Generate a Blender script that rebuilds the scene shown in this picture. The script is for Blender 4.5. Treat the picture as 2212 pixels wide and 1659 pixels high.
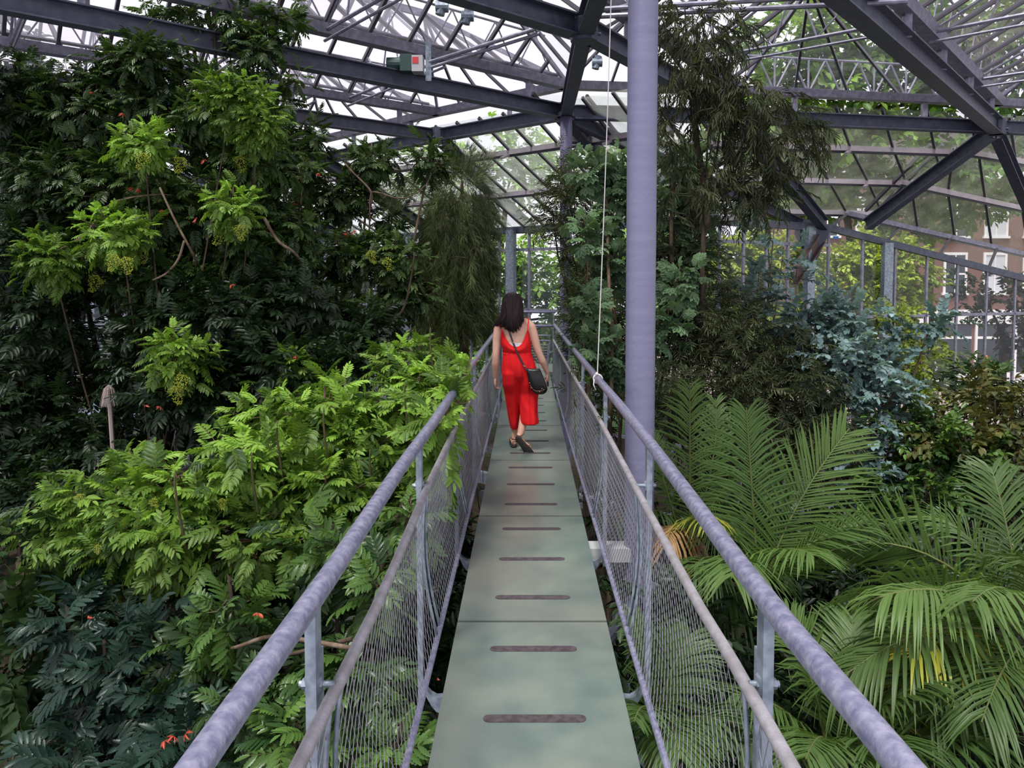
import bpy, bmesh, math, random
import numpy as np
from mathutils import Vector, Matrix
random.seed(7); rng = np.random.default_rng(7)
for o in list(bpy.data.objects): bpy.data.objects.remove(o)
SC = bpy.context.scene; COL = SC.collection
# ------------------------------------------------------------------ camera, sky, sun, exposure
CAMZ = 5.8; DECK = 4.0; F = 1600.0; PITCH = math.radians(3.0)
cam_d = bpy.data.cameras.new('camera'); cam = bpy.data.objects.new('camera', cam_d); COL.objects.link(cam)
cam.location = (0, 0, CAMZ); cam.rotation_euler = (math.pi/2 - PITCH, 0, 0)
cam_d.sensor_width = 36; cam_d.lens = F/2212*36; cam_d.shift_x = -33/2212
CY = 600 + F*math.tan(PITCH); CX = 1139.0
cam_d.shift_y = (CY - 829.5)/2212
cam_d.clip_end = 300; SC.camera = cam
SC.view_settings.view_transform = 'Standard'; SC.view_settings.look = 'None'
SC.view_settings.gamma = 1; SC.view_settings.use_curve_mapping = False
SC.view_settings.exposure = 0.0
W = bpy.data.worlds.new('World'); SC.world = W; W.use_nodes = True
nt = W.node_tree; nt.nodes.clear()
out = nt.nodes.new('ShaderNodeOutputWorld'); bg = nt.nodes.new('ShaderNodeBackground')
tc = nt.nodes.new('ShaderNodeTexCoord'); nz = nt.nodes.new('ShaderNodeTexNoise'); rp = nt.nodes.new('ShaderNodeValToRGB')
nz.inputs['Scale'].default_value = 1.6; nz.inputs['Detail'].default_value = 5
rp.color_ramp.elements[0].position = .35; rp.color_ramp.elements[0].color = (.78, .76, .96, 1)
rp.color_ramp.elements[1].position = .65; rp.color_ramp.elements[1].color = (1, .985, 1, 1)
nt.links.new(tc.outputs['Generated'], nz.inputs['Vector']); nt.links.new(nz.outputs['Fac'], rp.inputs['Fac'])
nt.links.new(rp.outputs['Color'], bg.inputs['Color']); bg.inputs['Strength'].default_value = 1.2
nt.links.new(bg.outputs[0], out.inputs['Surface'])
sd = bpy.data.lights.new('sun', 'SUN'); sd.energy = 4.6; sd.angle = math.radians(14); sd.color = (1, .985, .93)
sun = bpy.data.objects.new('sun', sd); COL.objects.link(sun)
sun.rotation_euler = Vector((-.30, -.42, -1)).to_track_quat('-Z', 'Y').to_euler() if False else Vector((.22, .38, -1)).to_track_quat('-Z', 'Y').to_euler()
try:
    SC.cycles.transparent_max_bounces = 24
    SC.cycles.max_bounces = 8; SC.cycles.sample_clamp_indirect = 4
except Exception: pass

# ------------------------------------------------------------------ helpers
Fw = np.array([0, math.cos(PITCH), -math.sin(PITCH)]); Up = np.array([0, math.sin(PITCH), math.cos(PITCH)])
def P3(u, v, Y=None, z=None):
    """the point of the place seen at photo pixel (u,v), at forward distance Y or height z above the eye"""
    d = np.array([(u-CX)/F, 0, 0]) + Fw + Up*((CY-v)/F)
    t = Y/d[1] if Y is not None else z/d[2]
    return d*t + np.array([0, 0, CAMZ])
def V3(x, y, z): return np.array([x, y, z], float)
def nrm(v):
    v = np.asarray(v, float); return v/(np.linalg.norm(v)+1e-12)
def link(name, me, parent=None, mat=None):
    o = bpy.data.objects.new(name, me); COL.objects.link(o)
    if parent is not None: o.parent = parent
    if mat is not None and me is not None and not me.materials: me.materials.append(mat)
    return o
def tag(o, label=None, cat=None, group=None, kind=None):
    if label: o['label'] = label
    if cat: o['category'] = cat
    if group: o['group'] = group
    if kind: o['kind'] = kind
    return o
def empty(name, loc=(0, 0, 0), **k):
    o = bpy.data.objects.new(name, None); COL.objects.link(o); o.location = Vector(loc); o.empty_display_size = .2
    return tag(o, **k)
class MB:
    """collects shapes, builds ONE mesh object; coordinates are world, made local to the parent"""
    def __init__(s): s.v = []; s.f = []
    def add(s, vs, fs):
        b = len(s.v); s.v += [tuple(map(float, p)) for p in vs]; s.f += [tuple(b+i for i in f) for f in fs]; return s
    def frame(s, p0, p1, up=(0, 0, 1)):
        d = nrm(np.array(p1)-np.array(p0)); up = np.array(up, float)
        if abs(np.dot(d, up)) > .98: up = np.array([1., 0, 0]) if abs(d[0]) < .9 else np.array([0, 1., 0])
        x = nrm(np.cross(d, up)); return d, x, np.cross(x, d)
    def prof(s, p0, p1, pts, up=(0, 0, 1)):
        p0 = np.array(p0, float); p1 = np.array(p1, float); d, x, z = s.frame(p0, p1, up); n = len(pts)
        vs = [p0+x*a+z*b for a, b in pts]+[p1+x*a+z*b for a, b in pts]
        fs = [(i, (i+1) % n, n+(i+1) % n, n+i) for i in range(n)]+[tuple(range(n-1, -1, -1)), tuple(range(n, 2*n))]
        return s.add(vs, fs)
    def bar(s, p0, p1, w, h, up=(0, 0, 1)):
        return s.prof(p0, p1, [(-w/2, -h/2), (w/2, -h/2), (w/2, h/2), (-w/2, h/2)], up)
    def ibeam(s, p0, p1, h=.24, w=.2, t=.02, up=(0, 0, 1)):
        a, b, c = w/2, h/2, t/2
        return s.prof(p0, p1, [(-a, -b), (a, -b), (a, -b+t), (c, -b+t), (c, b-t), (a, b-t), (a, b), (-a, b), (-a, b-t), (-c, b-t), (-c, -b+t), (-a, -b+t)], up)
    def tube(s, pts, r, n=8, cap=True):
        pts = [np.array(p, float) for p in pts]; k = len(pts)
        if np.isscalar(r): r = [r]*k
        base = len(s.v); vs = []; x = None
        for i in range(k):
            t = nrm(pts[min(i+1, k-1)]-pts[max(i-1, 0)])
            if x is None:
                a = np.array([0, 0, 1.]) if abs(t[2]) < .9 else np.array([1., 0, 0]); x = nrm(np.cross(t, a))
            else: x = nrm(x-t*np.dot(x, t))
            y = np.cross(t, x)
            for j in range(n):
                an = 2*math.pi*j/n; vs.append(pts[i]+(x*math.cos(an)+y*math.sin(an))*r[i])
        fs = [(i*n+j, i*n+(j+1) % n, (i+1)*n+(j+1) % n, (i+1)*n+j) for i in range(k-1) for j in range(n)]
        if cap: fs += [tuple(range(n-1, -1, -1)), tuple((k-1)*n+j for j in range(n))]
        return s.add(vs, fs)
    def quadslab(s, a, b, c, d, t):
        a, b, c, d = [np.array(q, float) for q in (a, b, c, d)]; n = nrm(np.cross(b-a, d-a))*t/2
        return s.add([a-n, b-n, c-n, d-n, a+n, b+n, c+n, d+n], [(3, 2, 1, 0), (4, 5, 6, 7), (0, 1, 5, 4), (1, 2, 6, 5), (2, 3, 7, 6), (3, 0, 4, 7)])
    def box(s, lo, hi):
        (x0, y0, z0), (x1, y1, z1) = lo, hi
        return s.add([(x0, y0, z0), (x1, y0, z0), (x1, y1, z0), (x0, y1, z0), (x0, y0, z1), (x1, y0, z1), (x1, y1, z1), (x0, y1, z1)],
                     [(3, 2, 1, 0), (4, 5, 6, 7), (0, 1, 5, 4), (1, 2, 6, 5), (2, 3, 7, 6), (3, 0, 4, 7)])
    def loft(s, secs, n=24, cap=True):
        """secs: (centre, rx, ry, xaxis, yaxis[, fn(angle)->factor])"""
        vs = []
        for q in secs:
            c, rx, ry, xa, ya = q[:5]; fn = q[5] if len(q) > 5 else None
            for j in range(n):
                a = 2*math.pi*j/n; k = fn(a) if fn else 1
                vs.append(np.array(c)+np.array(xa)*rx*k*math.cos(a)+np.array(ya)*ry*k*math.sin(a))
        k = len(secs); fs = [(i*n+j, i*n+(j+1) % n, (i+1)*n+(j+1) % n, (i+1)*n+j) for i in range(k-1) for j in range(n)]
        if cap: fs += [tuple(range(n-1, -1, -1)), tuple((k-1)*n+j for j in range(n))]
        return s.add(vs, fs)
    def ball(s, c, rx, ry=None, rz=None, n=12):
        ry = ry or rx; rz = rz or rx; c = np.array(c, float); m = n//2
        vs = [c+V3(0, 0, -rz)]+[c+V3(rx*math.sin(math.pi*i/m)*math.cos(2*math.pi*j/n), ry*math.sin(math.pi*i/m)*math.sin(2*math.pi*j/n), -rz*math.cos(math.pi*i/m)) for i in range(1, m) for j in range(n)]+[c+V3(0, 0, rz)]
        fs = [(0, 1+(j+1) % n, 1+j) for j in range(n)]
        for i in range(m-2): fs += [(1+i*n+j, 1+i*n+(j+1) % n, 1+(i+1)*n+(j+1) % n, 1+(i+1)*n+j) for j in range(n)]
        L = len(vs)-1; b = 1+(m-2)*n; fs += [(b+j, b+(j+1) % n, L) for j in range(n)]
        return s.add(vs, fs)
    def build(s, name, mat, parent=None, smooth=False, **k):
        off = np.array(parent.matrix_world.translation) if parent is not None and parent.parent is None else None
        o_ = parent
        off = np.zeros(3)
        while o_ is not None: off += np.array(o_.location); o_ = o_.parent
        me = bpy.data.meshes.new(name); me.from_pydata([tuple(np.array(p)-off) for p in s.v], [], s.f)
        if smooth: me.polygons.foreach_set('use_smooth', [True]*len(me.polygons))
        me.update(); o = link(name, me, parent, mat)
        return tag(o, **k)
def apply_mods(o):
    dg = bpy.context.evaluated_depsgraph_get(); dg.update()
    me = bpy.data.meshes.new_from_object(o.evaluated_get(dg)); o.modifiers.clear(); old = o.data; o.data = me
    me.polygons.foreach_set('use_smooth', [True]*len(me.polygons))
    return o
def remesh(o, vox, smooth=6, fac=.5):
    m = o.modifiers.new('r', 'REMESH'); m.mode = 'VOXEL'; m.voxel_size = vox; m.use_smooth_shade = True
    if smooth:
        s = o.modifiers.new('s', 'SMOOTH'); s.iterations = smooth; s.factor = fac
    return apply_mods(o)
def bez(p0, p1, p2, n):
    t = np.linspace(0, 1, n)[:, None]; return (1-t)**2*np.array(p0)+2*t*(1-t)*np.array(p1)+t*t*np.array(p2)
def spline(pts, n):
    pts = np.array(pts, float); k = len(pts); t = np.linspace(0, k-1, n); o = []
    for q in t:
        i = min(int(q), k-2); f = q-i
        a, b, c, d = pts[max(i-1, 0)], pts[i], pts[i+1], pts[min(i+2, k-1)]
        o.append(.5*((2*b)+(c-a)*f+(2*a-5*b+4*c-d)*f*f+(3*b-a-3*c+d)*f**3))
    return np.array(o)

# ------------------------------------------------------------------ materials
def mat(name, col, rough=.5, metal=0, spec=.5, noise=None, bump=0, bscale=40, sss=0, coat=0):
    m = bpy.data.materials.new(name); m.use_nodes = True; nt = m.node_tree; b = nt.nodes['Principled BSDF']
    b.inputs['Base Color'].default_value = (*col, 1); b.inputs['Roughness'].default_value = rough; b.inputs['Metallic'].default_value = metal
    b.inputs['Specular IOR Level'].default_value = spec
    if coat: b.inputs['Coat Weight'].default_value = coat
    tc = nt.nodes.new('ShaderNodeTexCoord')
    if noise:   # (col2, scale, lo, hi[, stretch])
        n = nt.nodes.new('ShaderNodeTexNoise'); n.inputs['Scale'].default_value = noise[1]; n.inputs['Detail'].default_value = 6
        r = nt.nodes.new('ShaderNodeValToRGB'); r.color_ramp.elements[0].position = noise[2]; r.color_ramp.elements[1].position = noise[3]
        r.color_ramp.elements[0].color = (*col, 1); r.color_ramp.elements[1].color = (*noise[0], 1)
        if len(noise) > 4:
            mp = nt.nodes.new('ShaderNodeMapping'); mp.inputs['Scale'].default_value = noise[4]
            nt.links.new(tc.outputs['Object'], mp.inputs[0]); nt.links.new(mp.outputs[0], n.inputs['Vector'])
        else: nt.links.new(tc.outputs['Object'], n.inputs['Vector'])
        nt.links.new(n.outputs['Fac'], r.inputs[0]); nt.links.new(r.outputs[0], b.inputs['Base Color'])
    if bump:
        n2 = nt.nodes.new('ShaderNodeTexNoise'); n2.inputs['Scale'].default_value = bscale; n2.inputs['Detail'].default_value = 4
        bp = nt.nodes.new('ShaderNodeBump'); bp.inputs['Strength'].default_value = bump; bp.inputs['Distance'].default_value = .01
        nt.links.new(tc.outputs['Object'], n2.inputs['Vector']); nt.links.new(n2.outputs['Fac'], bp.inputs['Height']); nt.links.new(bp.outputs[0], b.inputs['Normal'])
    return m
def glassmat(name, film, fac, tint=(.97, .98, .98), scale=2.5, lo=.35, hi=.75, fac2=None, streak=(1, 1, .25)):
    """thin greenhouse glass: clear transmission, sharp reflection, patchy film of dirt and algae"""
    m = bpy.data.materials.new(name); m.use_nodes = True; nt = m.node_tree; nt.nodes.clear(); N = nt.nodes.new; L = nt.links.new
    o = N('ShaderNodeOutputMaterial'); tr = N('ShaderNodeBsdfTransparent'); tr.inputs[0].default_value = (*tint, 1)
    gl = N('ShaderNodeBsdfGlossy'); gl.inputs['Roughness'].default_value = .06; gl.inputs[0].default_value = (.9, .9, .95, 1)
    lw = N('ShaderNodeLayerWeight'); lw.inputs[0].default_value = .5; fp = N('ShaderNodeMath'); fp.operation = 'POWER'; fp.inputs[1].default_value = 5; L(lw.outputs['Facing'], fp.inputs[0]); fr = N('ShaderNodeMath'); fr.operation = 'MULTIPLY_ADD'; fr.inputs[1].default_value = .35; fr.inputs[2].default_value = .02; L(fp.outputs[0], fr.inputs[0])
    df = N('ShaderNodeBsdfDiffuse'); df.inputs[0].default_value = (*film, 1); tl = N('ShaderNodeBsdfTranslucent'); tl.inputs[0].default_value = (*film, 1)
    mx = N('ShaderNodeMixShader'); mx.inputs[0].default_value = .6; L(df.outputs[0], mx.inputs[1]); L(tl.outputs[0], mx.inputs[2])
    g1 = N('ShaderNodeMixShader'); L(fr.outputs[0], g1.inputs[0]); L(tr.outputs[0], g1.inputs[1]); L(gl.outputs[0], g1.inputs[2])
    tc = N('ShaderNodeTexCoord'); mp = N('ShaderNodeMapping'); mp.inputs['Scale'].default_value = streak; nz = N('ShaderNodeTexNoise'); nz.inputs['Scale'].default_value = scale; nz.inputs['Detail'].default_value = 5
    mr = N('ShaderNodeMapRange'); mr.inputs['From Min'].default_value = lo; mr.inputs['From Max'].default_value = hi; mr.inputs['To Min'].default_value = fac; mr.inputs['To Max'].default_value = fac2 or fac*2
    L(tc.outputs['Object'], mp.inputs[0]); L(mp.outputs[0], nz.inputs['Vector']); L(nz.outputs['Fac'], mr.inputs['Value'])
    g2 = N('ShaderNodeMixShader'); L(mr.outputs[0], g2.inputs[0]); L(g1.outputs[0], g2.inputs[1]); L(mx.outputs[0], g2.inputs[2]); L(g2.outputs[0], o.inputs[0])
    return m
def leafmat(name, rough=.42, trans=.3, spec=.5):
    m = bpy.data.materials.new(name); m.use_nodes = True; nt = m.node_tree; b = nt.nodes['Principled BSDF']; N = nt.nodes.new; L = nt.links.new
    at = N('ShaderNodeAttribute'); at.attribute_name = 'Col'; oi = N('ShaderNodeObjectInfo')
    mr = N('ShaderNodeMapRange'); mr.inputs['To Min'].default_value = .8; mr.inputs['To Max'].default_value = 1.2; L(oi.outputs['Random'], mr.inputs['Value'])
    hs = N('ShaderNodeHueSaturation'); L(mr.outputs[0], hs.inputs['Value']); L(at.outputs['Color'], hs.inputs['Color'])
    L(hs.outputs[0], b.inputs['Base Color']); b.inputs['Roughness'].default_value = rough; b.inputs['Specular IOR Level'].default_value = spec
    tl = N('ShaderNodeBsdfTranslucent'); mul = N('ShaderNodeMix'); mul.data_type = 'RGBA'; mul.blend_type = 'MULTIPLY'; mul.inputs[0].default_value = 1
    mul.inputs[7].default_value = (1.25, 1.3, .55, 1); L(hs.outputs[0], mul.inputs[6]); L(mul.outputs[2], tl.inputs[0])
    mx = N('ShaderNodeMixShader'); mx.inputs[0].default_value = trans; L(b.outputs[0], mx.inputs[1]); L(tl.outputs[0], mx.inputs[2]); L(mx.outputs[0], nt.nodes['Material Output'].inputs[0])
    return m
M = dict(
    beam=mat('painted_steel', (.058, .064, .092), .45, .2, .4, ((.095, .10, .14), 9, .35, .7), .1, 60),
    galv=mat('galvanised_steel', (.20, .205, .32), .34, .5, .5, ((.39, .38, .50), 42, .36, .68), .15, 90),
    galvd=mat('galvanised_flat_steel', (.18, .215, .26), .42, .5, .5, ((.30, .345, .40), 22, .4, .6), .05, 60),
    rail2=mat('weathered_grey_tube', (.30, .28, .29), .5, .4, .5, ((.42, .40, .44), 20, .4, .7), .2, 120),
    wire=mat('steel_wire', (.26, .255, .29), .45, .4),
    column=mat('lilac_grey_column_paint', (.16, .155, .25), .45, .15, .5, ((.195, .19, .29), 2.2, .3, .75, (1, 1, 9)), .2, 30),
    alu=mat('glazing_aluminium', (.50, .44, .46), .4, .3, .5, ((.40, .36, .38), 6, .4, .7)),
    bar=mat('glazing_bar', (.075, .07, .085), .45, .2),
    tube=mat('truss_tube', (.19, .185, .24), .45, .3, .4, ((.30, .29, .35), 12, .4, .7)),
    dirt=mat('leaf_litter', (.30, .20, .09), .9, 0, .1, ((.14, .10, .05), 60, .4, .6), .6, 80),
    moss=mat('moss', (.07, .08, .02), .9, 0, .1, ((.12, .10, .04), 60, .4, .6), .6, 80),
    glass=glassmat('roof_glass', (.9, .89, .97), .01, tint=(.995, .99, 1), fac2=.05),
    glassd=glassmat('dirty_sloped_glass', (.50, .52, .40), .06, fac2=.16),
    glassl=glassmat('pale_sloped_glass', (.86, .90, .80), .10, fac2=.26),
    glassw=glassmat('wall_glass', (.5, .56, .45), .004, fac2=.02),
    soil=mat('soil', (.018, .014, .010), .95, 0, .1, ((.04, .03, .018), 5, .4, .7), .8, 30),
    bark=mat('bark', (.10, .065, .04), .85, 0, .2, ((.19, .14, .10), 18, .4, .65, (1, 1, .3)), .5, 50),
    barkd=mat('dark_bark', (.045, .032, .022), .85, 0, .2, ((.09, .065, .045), 18, .4, .65, (1, 1, .3)), .5, 50),
    vinestem=mat('vine_stem', (.08, .10, .03), .6),
    stem=mat('green_stem', (.06, .075, .025), .6, 0, .3, ((.10, .07, .035), 10, .4, .65)),
    leaf=leafmat('leaf', .42, .3, .35), leafs=leafmat('glossy_leaf', .34, .22, .3), leafm=leafmat('matt_leaf', .6, .25, .2),
)
# ------------------------------------------------------------------ ground, street
g = MB(); n = 40
xs = np.linspace(-16, 20, n); ys = np.linspace(-3, 27, n)
for j in range(n):
    for i in range(n):
        g.v.append((xs[i], ys[j], .12*math.sin(xs[i]*1.3)*math.cos(ys[j]*1.1)+random.uniform(-.05, .05)))
g.f = [(j*n+i, j*n+i+1, (j+1)*n+i+1, (j+1)*n+i) for j in range(n-1) for i in range(n-1)]
g.build('floor', M['soil'], kind='structure', label='dark planting soil under the shrubs')
M['pave'] = mat('pink_paving', (.30, .22, .21), .85, 0, .2, ((.36, .28, .27), 3, .35, .7))
g = MB(); g.box((8, 29, -.3), (90, 90, -.02)); g.build('street', M['pave'], kind='structure', label='pale pink paved street outside the glass wall')

M['lawn'] = mat('dark_lawn', (.02, .035, .012), .9, 0, .1, ((.035, .06, .02), 8, .4, .6), .5, 40)
g = MB(); g.box((-60, 24, -.3), (90, 95, -.04)); g.build('terrain', M['lawn'], kind='structure', label='dark lawn outside the far glass walls')
# ------------------------------------------------------------------ steel frame and roof
H = 2.9
def PT(x, y, z=H): return V3(x, y, CAMZ+z)
A = P3(1222, 243, z=H); B = P3(945, 293, z=H); C = P3(1598, 252, z=H); D = P3(2155, 275, z=H)
N2 = P3(1262, 62, z=H); K = PT(.8, 5.3); E = P3(700, 343, z=H)
qL = nrm(P3(100, 15, z=H)-P3(1205, 236, z=H)); qR = nrm(N2-C); qR2 = nrm(P3(1830, -10, z=H)-D)
L2d = nrm(P3(100, 176, z=H)-B)
D2 = D+(D-C)*1.05
roof = empty('ceiling', (0, 0, CAMZ), kind='structure', label='grey steel framed glass roof over the planted hall')
fr = empty('roof_frame', (0, 0, CAMZ), label='dark blue grey steel beams carrying the glass roof', cat='roof frame')
def beam(a, b, h=.24, w=.19, name='beam', m='beam', par=None, up=(0, 0, 1)):
    return MB().ibeam(a, b, h, w, up=up).build(name, M[m], par or fr)
far = 13.0
J = -.09
def ends(a, b, s0=.16, s1=.16):
    d = nrm(b-a); return a+d*s0, b-d*s1
for a, b in [(A, A+qL*far), (B, B+L2d*far), (E, E+L2d*10), (N2, N2+qL*9), (K, K+qL*7), (A, B), (B, E), (E, E+(E-B)*2),
             (N2, C), (A, C), (C, D), (D, D2), (D2, D2+qR2*12), (K, N2), (N2, A)]:
    beam(*ends(a, b))
beam(D, D+qR2*11.6, .30, .22)
beam(K, K+V3(.05, -6, 0))
# node plates with bolts
for c_, r in [(A, .16), (B, .15), (C, .15), (D, .15), (N2, .16), (K, .18), (E, .15), (D2, .15)]:
    m_ = MB(); m_.tube([c_-V3(0, 0, .15), c_+V3(0, 0, .15)], r, 12)
    for k in range(6):
        a_ = k*math.pi/3+.2
        m_.tube([c_+V3(math.cos(a_)*r*.9, math.sin(a_)*r*.9, -.05), c_+V3(math.cos(a_)*(r+.04), math.sin(a_)*(r+.04), -.05)], .022, 6)
    m_.build('node_joint', M['beam'], fr)
# raking legs from the nodes down to the eaves
def leg(a, b, h=.22, w=.2): beam(a, b, h, w, name='raking_leg')
qAB = nrm(B-A); nAB = V3(-qAB[1], qAB[0], 0)*-1
if nAB[1] < 0: nAB = -nAB
qCD = nrm(D-C); nCD = V3(-qCD[1], qCD[0], 0)
G = P3(1782, 486, Y=16.8)
leg(A+V3(.1, .15, -.1), P3(1425, 484, Y=17.2), .24, .2)
leg(A+V3(.15, .1, -.1), P3(1735, 487, Y=16.9), .22, .16)
leg(B+V3(.1, .1, -.1), P3(1150, 497, Y=19.6))
leg(C+V3(.05, .1, -.1), G+V3(-.02, 0, 0), .26, .2)
leg(D+V3(-.1, .05, -.1), P3(1872, 486, Y=17.3), .26, .2)
leg(D+V3(.05, .1, -.1), P3(2245, 500, Y=18.0), .26, .2)
pL = B+L2d*3.9
leg(pL, P3(935, 500, Y=19.8)); leg(B+L2d*7.3, P3(800, 540, Y=19.5)); leg(E+L2d*1., P3(560, 560, Y=20.5))
MB().ibeam(P3(1712, 606, Y=16.4), G+V3(-.12, 0, -.3), .26, .2).build('raking_leg', mat('rusty_brown_steel', (.11, .075, .075), .6, .2, .4, ((.17, .12, .11), 8, .4, .7)), fr, label='brown strut under the gusset plate')
gp = MB(); a_ = [P3(1722, 468, Y=16.8), P3(1800, 492, Y=16.8), P3(1790, 505, Y=16.8), P3(1765, 560, Y=16.8), P3(1738, 548, Y=16.8), P3(1716, 505, Y=16.8)]
gp.add([p+V3(0, -.02, 0) for p in a_]+[p+V3(0, .02, 0) for p in a_], [tuple(range(6)), tuple(range(11, 5, -1))]+[(i, i+6, (i+1) % 6+6, (i+1) % 6) for i in range(6)])
gp.build('gusset_plate', M['beam'], fr)

# gutters over the beams, with leaf litter on some
GZ = V3(0, 0, .47)
def gutter(a, b, dirt=None, hang=True):
    ps = [(-.09, -.07), (.09, -.07), (.13, .06), (.11, .06), (.075, -.05), (-.075, -.05), (-.11, .06), (-.13, .06)]
    g = MB(); g.prof(a+GZ, b+GZ, ps); o = g.build('gutter', M['tube'], roof)
    if dirt:
        d = MB(); k = int(np.linalg.norm(b-a)/.05); dd, x, z = d.frame(a, b)
        for i in range(k):
            c = a+(b-a)*(i+.5)/k+GZ+z*.06+x*random.uniform(-.06, .06); s = random.uniform(.02, .05)
            d.bar(c-dd*s, c+dd*s*random.uniform(.6, 1.6)+z*random.uniform(-.01, .02), s, random.uniform(.012, .03))
        d.build('leaf_litter', M[dirt], roof, kind='stuff', label='leaf litter lying in the gutter')
    if hang:
        k = max(1, int(np.linalg.norm(b-a)/1.9))
        for i in range(k):
            c = a+(b-a)*(i+.4)/k
            MB().bar(c+V3(0, 0, .11), c+V3(0, 0, .41), .09, .09).build('gutter_stub', M['tube'], roof)
gutter(A, A+qL*far, 'dirt'); gutter(B, B+L2d*far, 'dirt'); gutter(N2, N2+qL*9); gutter(K, K+qL*7); gutter(E, E+L2d*10)
gutter(A, B); gutter(B, E); gutter(C, D); gutter(A, C); gutter(N2, C); gutter(D, D+qR2*11.6, 'moss'); gutter(D, D2); gutter(D2, D2+qR2*12, 'moss')
GB = []   # panes: collected then built
def pane(a, b, c, d, m='glass'):
    g = MB(); g.quadslab(a, b, c, d, .006); g.build('pane', M[m], roof)
def rod(a, b, r=.022, name='truss_tube', n=6): MB().tube([a, b], r, n).build(name, M['tube'], roof)
def gbar(a, b, w=.035, h=.05, m='bar'): MB().bar(a, b, w, h).build('glazing_bar', M[m], roof)
def bay(s0, s1, d0, d1, len_, rise=1.25, hip=1.3, step=.66, truss=3, npane=2):
    """ridge-and-furrow roof bay between two gutters that start at s0, s1 and run along d0, d1"""
    a0, b0 = s0+GZ, s1+GZ
    def g0(t): return a0+d0*t
    def g1(t): return b0+d1*t
    dd = nrm(d0+d1)
    t0 = float(np.dot(a0-b0, dd)); sh0 = max(0, -t0); sh1 = max(0, t0)   # square the bay off: skewed starts
    def r(t): return (g0(t+sh0)+g1(t+sh1))/2+V3(0, 0, rise)
    MB().bar(r(hip if hip else 0), r(len_), .06, .12).build('ridge_bar', M['tube'], roof)
    for gx in (g0, g1): MB().tube([gx(.2)+V3(0, 0, .14), gx(len_)+V3(0, 0, .14)], .03, 6).build('truss_tube', M['tube'], roof)
    k = int(len_/step); ts = [hip+i*step for i in range(k-int(hip/step)+1)]
    for i, t in enumerate(ts):
        for gx, sh in ((g0, sh0), (g1, sh1)):
            lo = gx(t+sh)+V3(0, 0, .07); gbar(lo, r(t), .05, .065)
            if i < len(ts)-1:
                t2 = ts[i+1]; lo2 = gx(t2+sh)+V3(0, 0, .07)
                pane(lo, lo2, r(t2), r(t))
    # skewed start: hip panes
    for gx, sh in ((g0, sh0), (g1, sh1)):
        pane(gx(0)+V3(0, 0, .07), gx(hip+sh)+V3(0, 0, .07), r(hip), r(hip)+V3(0, 0, .001)+dd*-.01); gbar(gx(0)+V3(0, 0, .07), r(hip), .05, .07, 'tube')
        n_ = int((hip+sh)/step)
        for i in range(1, n_+1):
            f = i/(n_+1); lo = gx(f*(hip+sh))+V3(0, 0, .07); top_ = gx(0)+V3(0, 0, .07)+(r(hip)-gx(0)-V3(0, 0, .07))*f
            gbar(lo, top_, .045, .06)
    pane(g0(0), r(hip)-dd*.02, r(hip)-dd*.03, g1(0))
    for i in range(1, 5): gbar(g0(0)+(g1(0)-g0(0))*i/5+V3(0, 0, .05), r(hip), .04, .05)
    t = hip+step*1.0
    while t < len_:
        p, q, c = g0(t+sh0)+V3(0, 0, -.02), g1(t+sh1)+V3(0, 0, -.02), r(t)+V3(0, 0, -.1)
        rod(p, q, .026); rod(p+V3(0, 0, -.13), q+V3(0, 0, -.13), .02); rod(p, c, .02); rod(q, c, .02)
        top = [p+(c-p)*.5, c, q+(c-q)*.5]; bot = [p+(q-p)*f for f in (.2, .4, .6, .8)]
        for u_, w_ in ((top[0], bot[0]), (top[0], bot[1]), (top[1], bot[1]), (top[1], bot[2]), (top[2], bot[2]), (top[2], bot[3])): rod(u_, w_, .014, 'truss_web', 5)
        t += truss
    # zig-zag lattice standing over each gutter
    for gx in (g0, g1):
        t = .3; up_ = True; prev = gx(t)
        lat = []
        while t < min(len_, 11):
            t += .42; c = gx(t)+(V3(0, 0, .75) if up_ else V3(0, 0, .05)); lat.append((prev, c)); prev = c; up_ = not up_
        for p, q in lat: rod(p, q, .013, 'truss_web', 5)
        rod(gx(.5)+V3(0, 0, .75), gx(min(len_, 11))+V3(0, 0, .75), .018)
bay(A, B, qL, L2d, 12.5, truss=2.6); bay(N2, A, qL, qL, 8.5, truss=2.6, hip=1.0); bay(K, N2, qL, qL, 7, truss=2.6)
bay(B, E, L2d, L2d, 10, truss=3.2)
bay(C, D, qR, qR2, 9, rise=.95, hip=1.6, truss=3.0); bay(D, D2, qR2, qR2, 10, rise=.95, hip=1.6, truss=3.2)
# triangle between the three nodes, lattice of the right bay end
ap = (N2+A+C)/3+V3(0, 0, 1.3)
for p, q in ((N2, A), (A, C), (C, N2)):
    for i in range(4):
        a_, b_ = p+(q-p)*i/4+GZ, p+(q-p)*(i+1)/4+GZ; pane(a_, b_, ap+(b_-ap)*.02, ap+(a_-ap)*.02); gbar(a_, ap)
top0, top1 = P3(1584, 127, z=H+.47+.55), P3(1962, 127, z=H+.47+.55)
cc0, cc1 = C+GZ, D+GZ
rod(cc0+V3(0, 0, .62), cc1+V3(0, 0, .62), .022)
for i in range(8):
    a_ = cc0+(cc1-cc0)*(i/8); b_ = cc0+(cc1-cc0)*((i+.5)/8)+V3(0, 0, .62); c_ = cc0+(cc1-cc0)*((i+1)/8)
    rod(a_, b_, .018, 'truss_web'); rod(b_, c_, .018, 'truss_web'); rod(c_, c_+V3(0, 0, .62), .018, 'truss_web')

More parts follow.
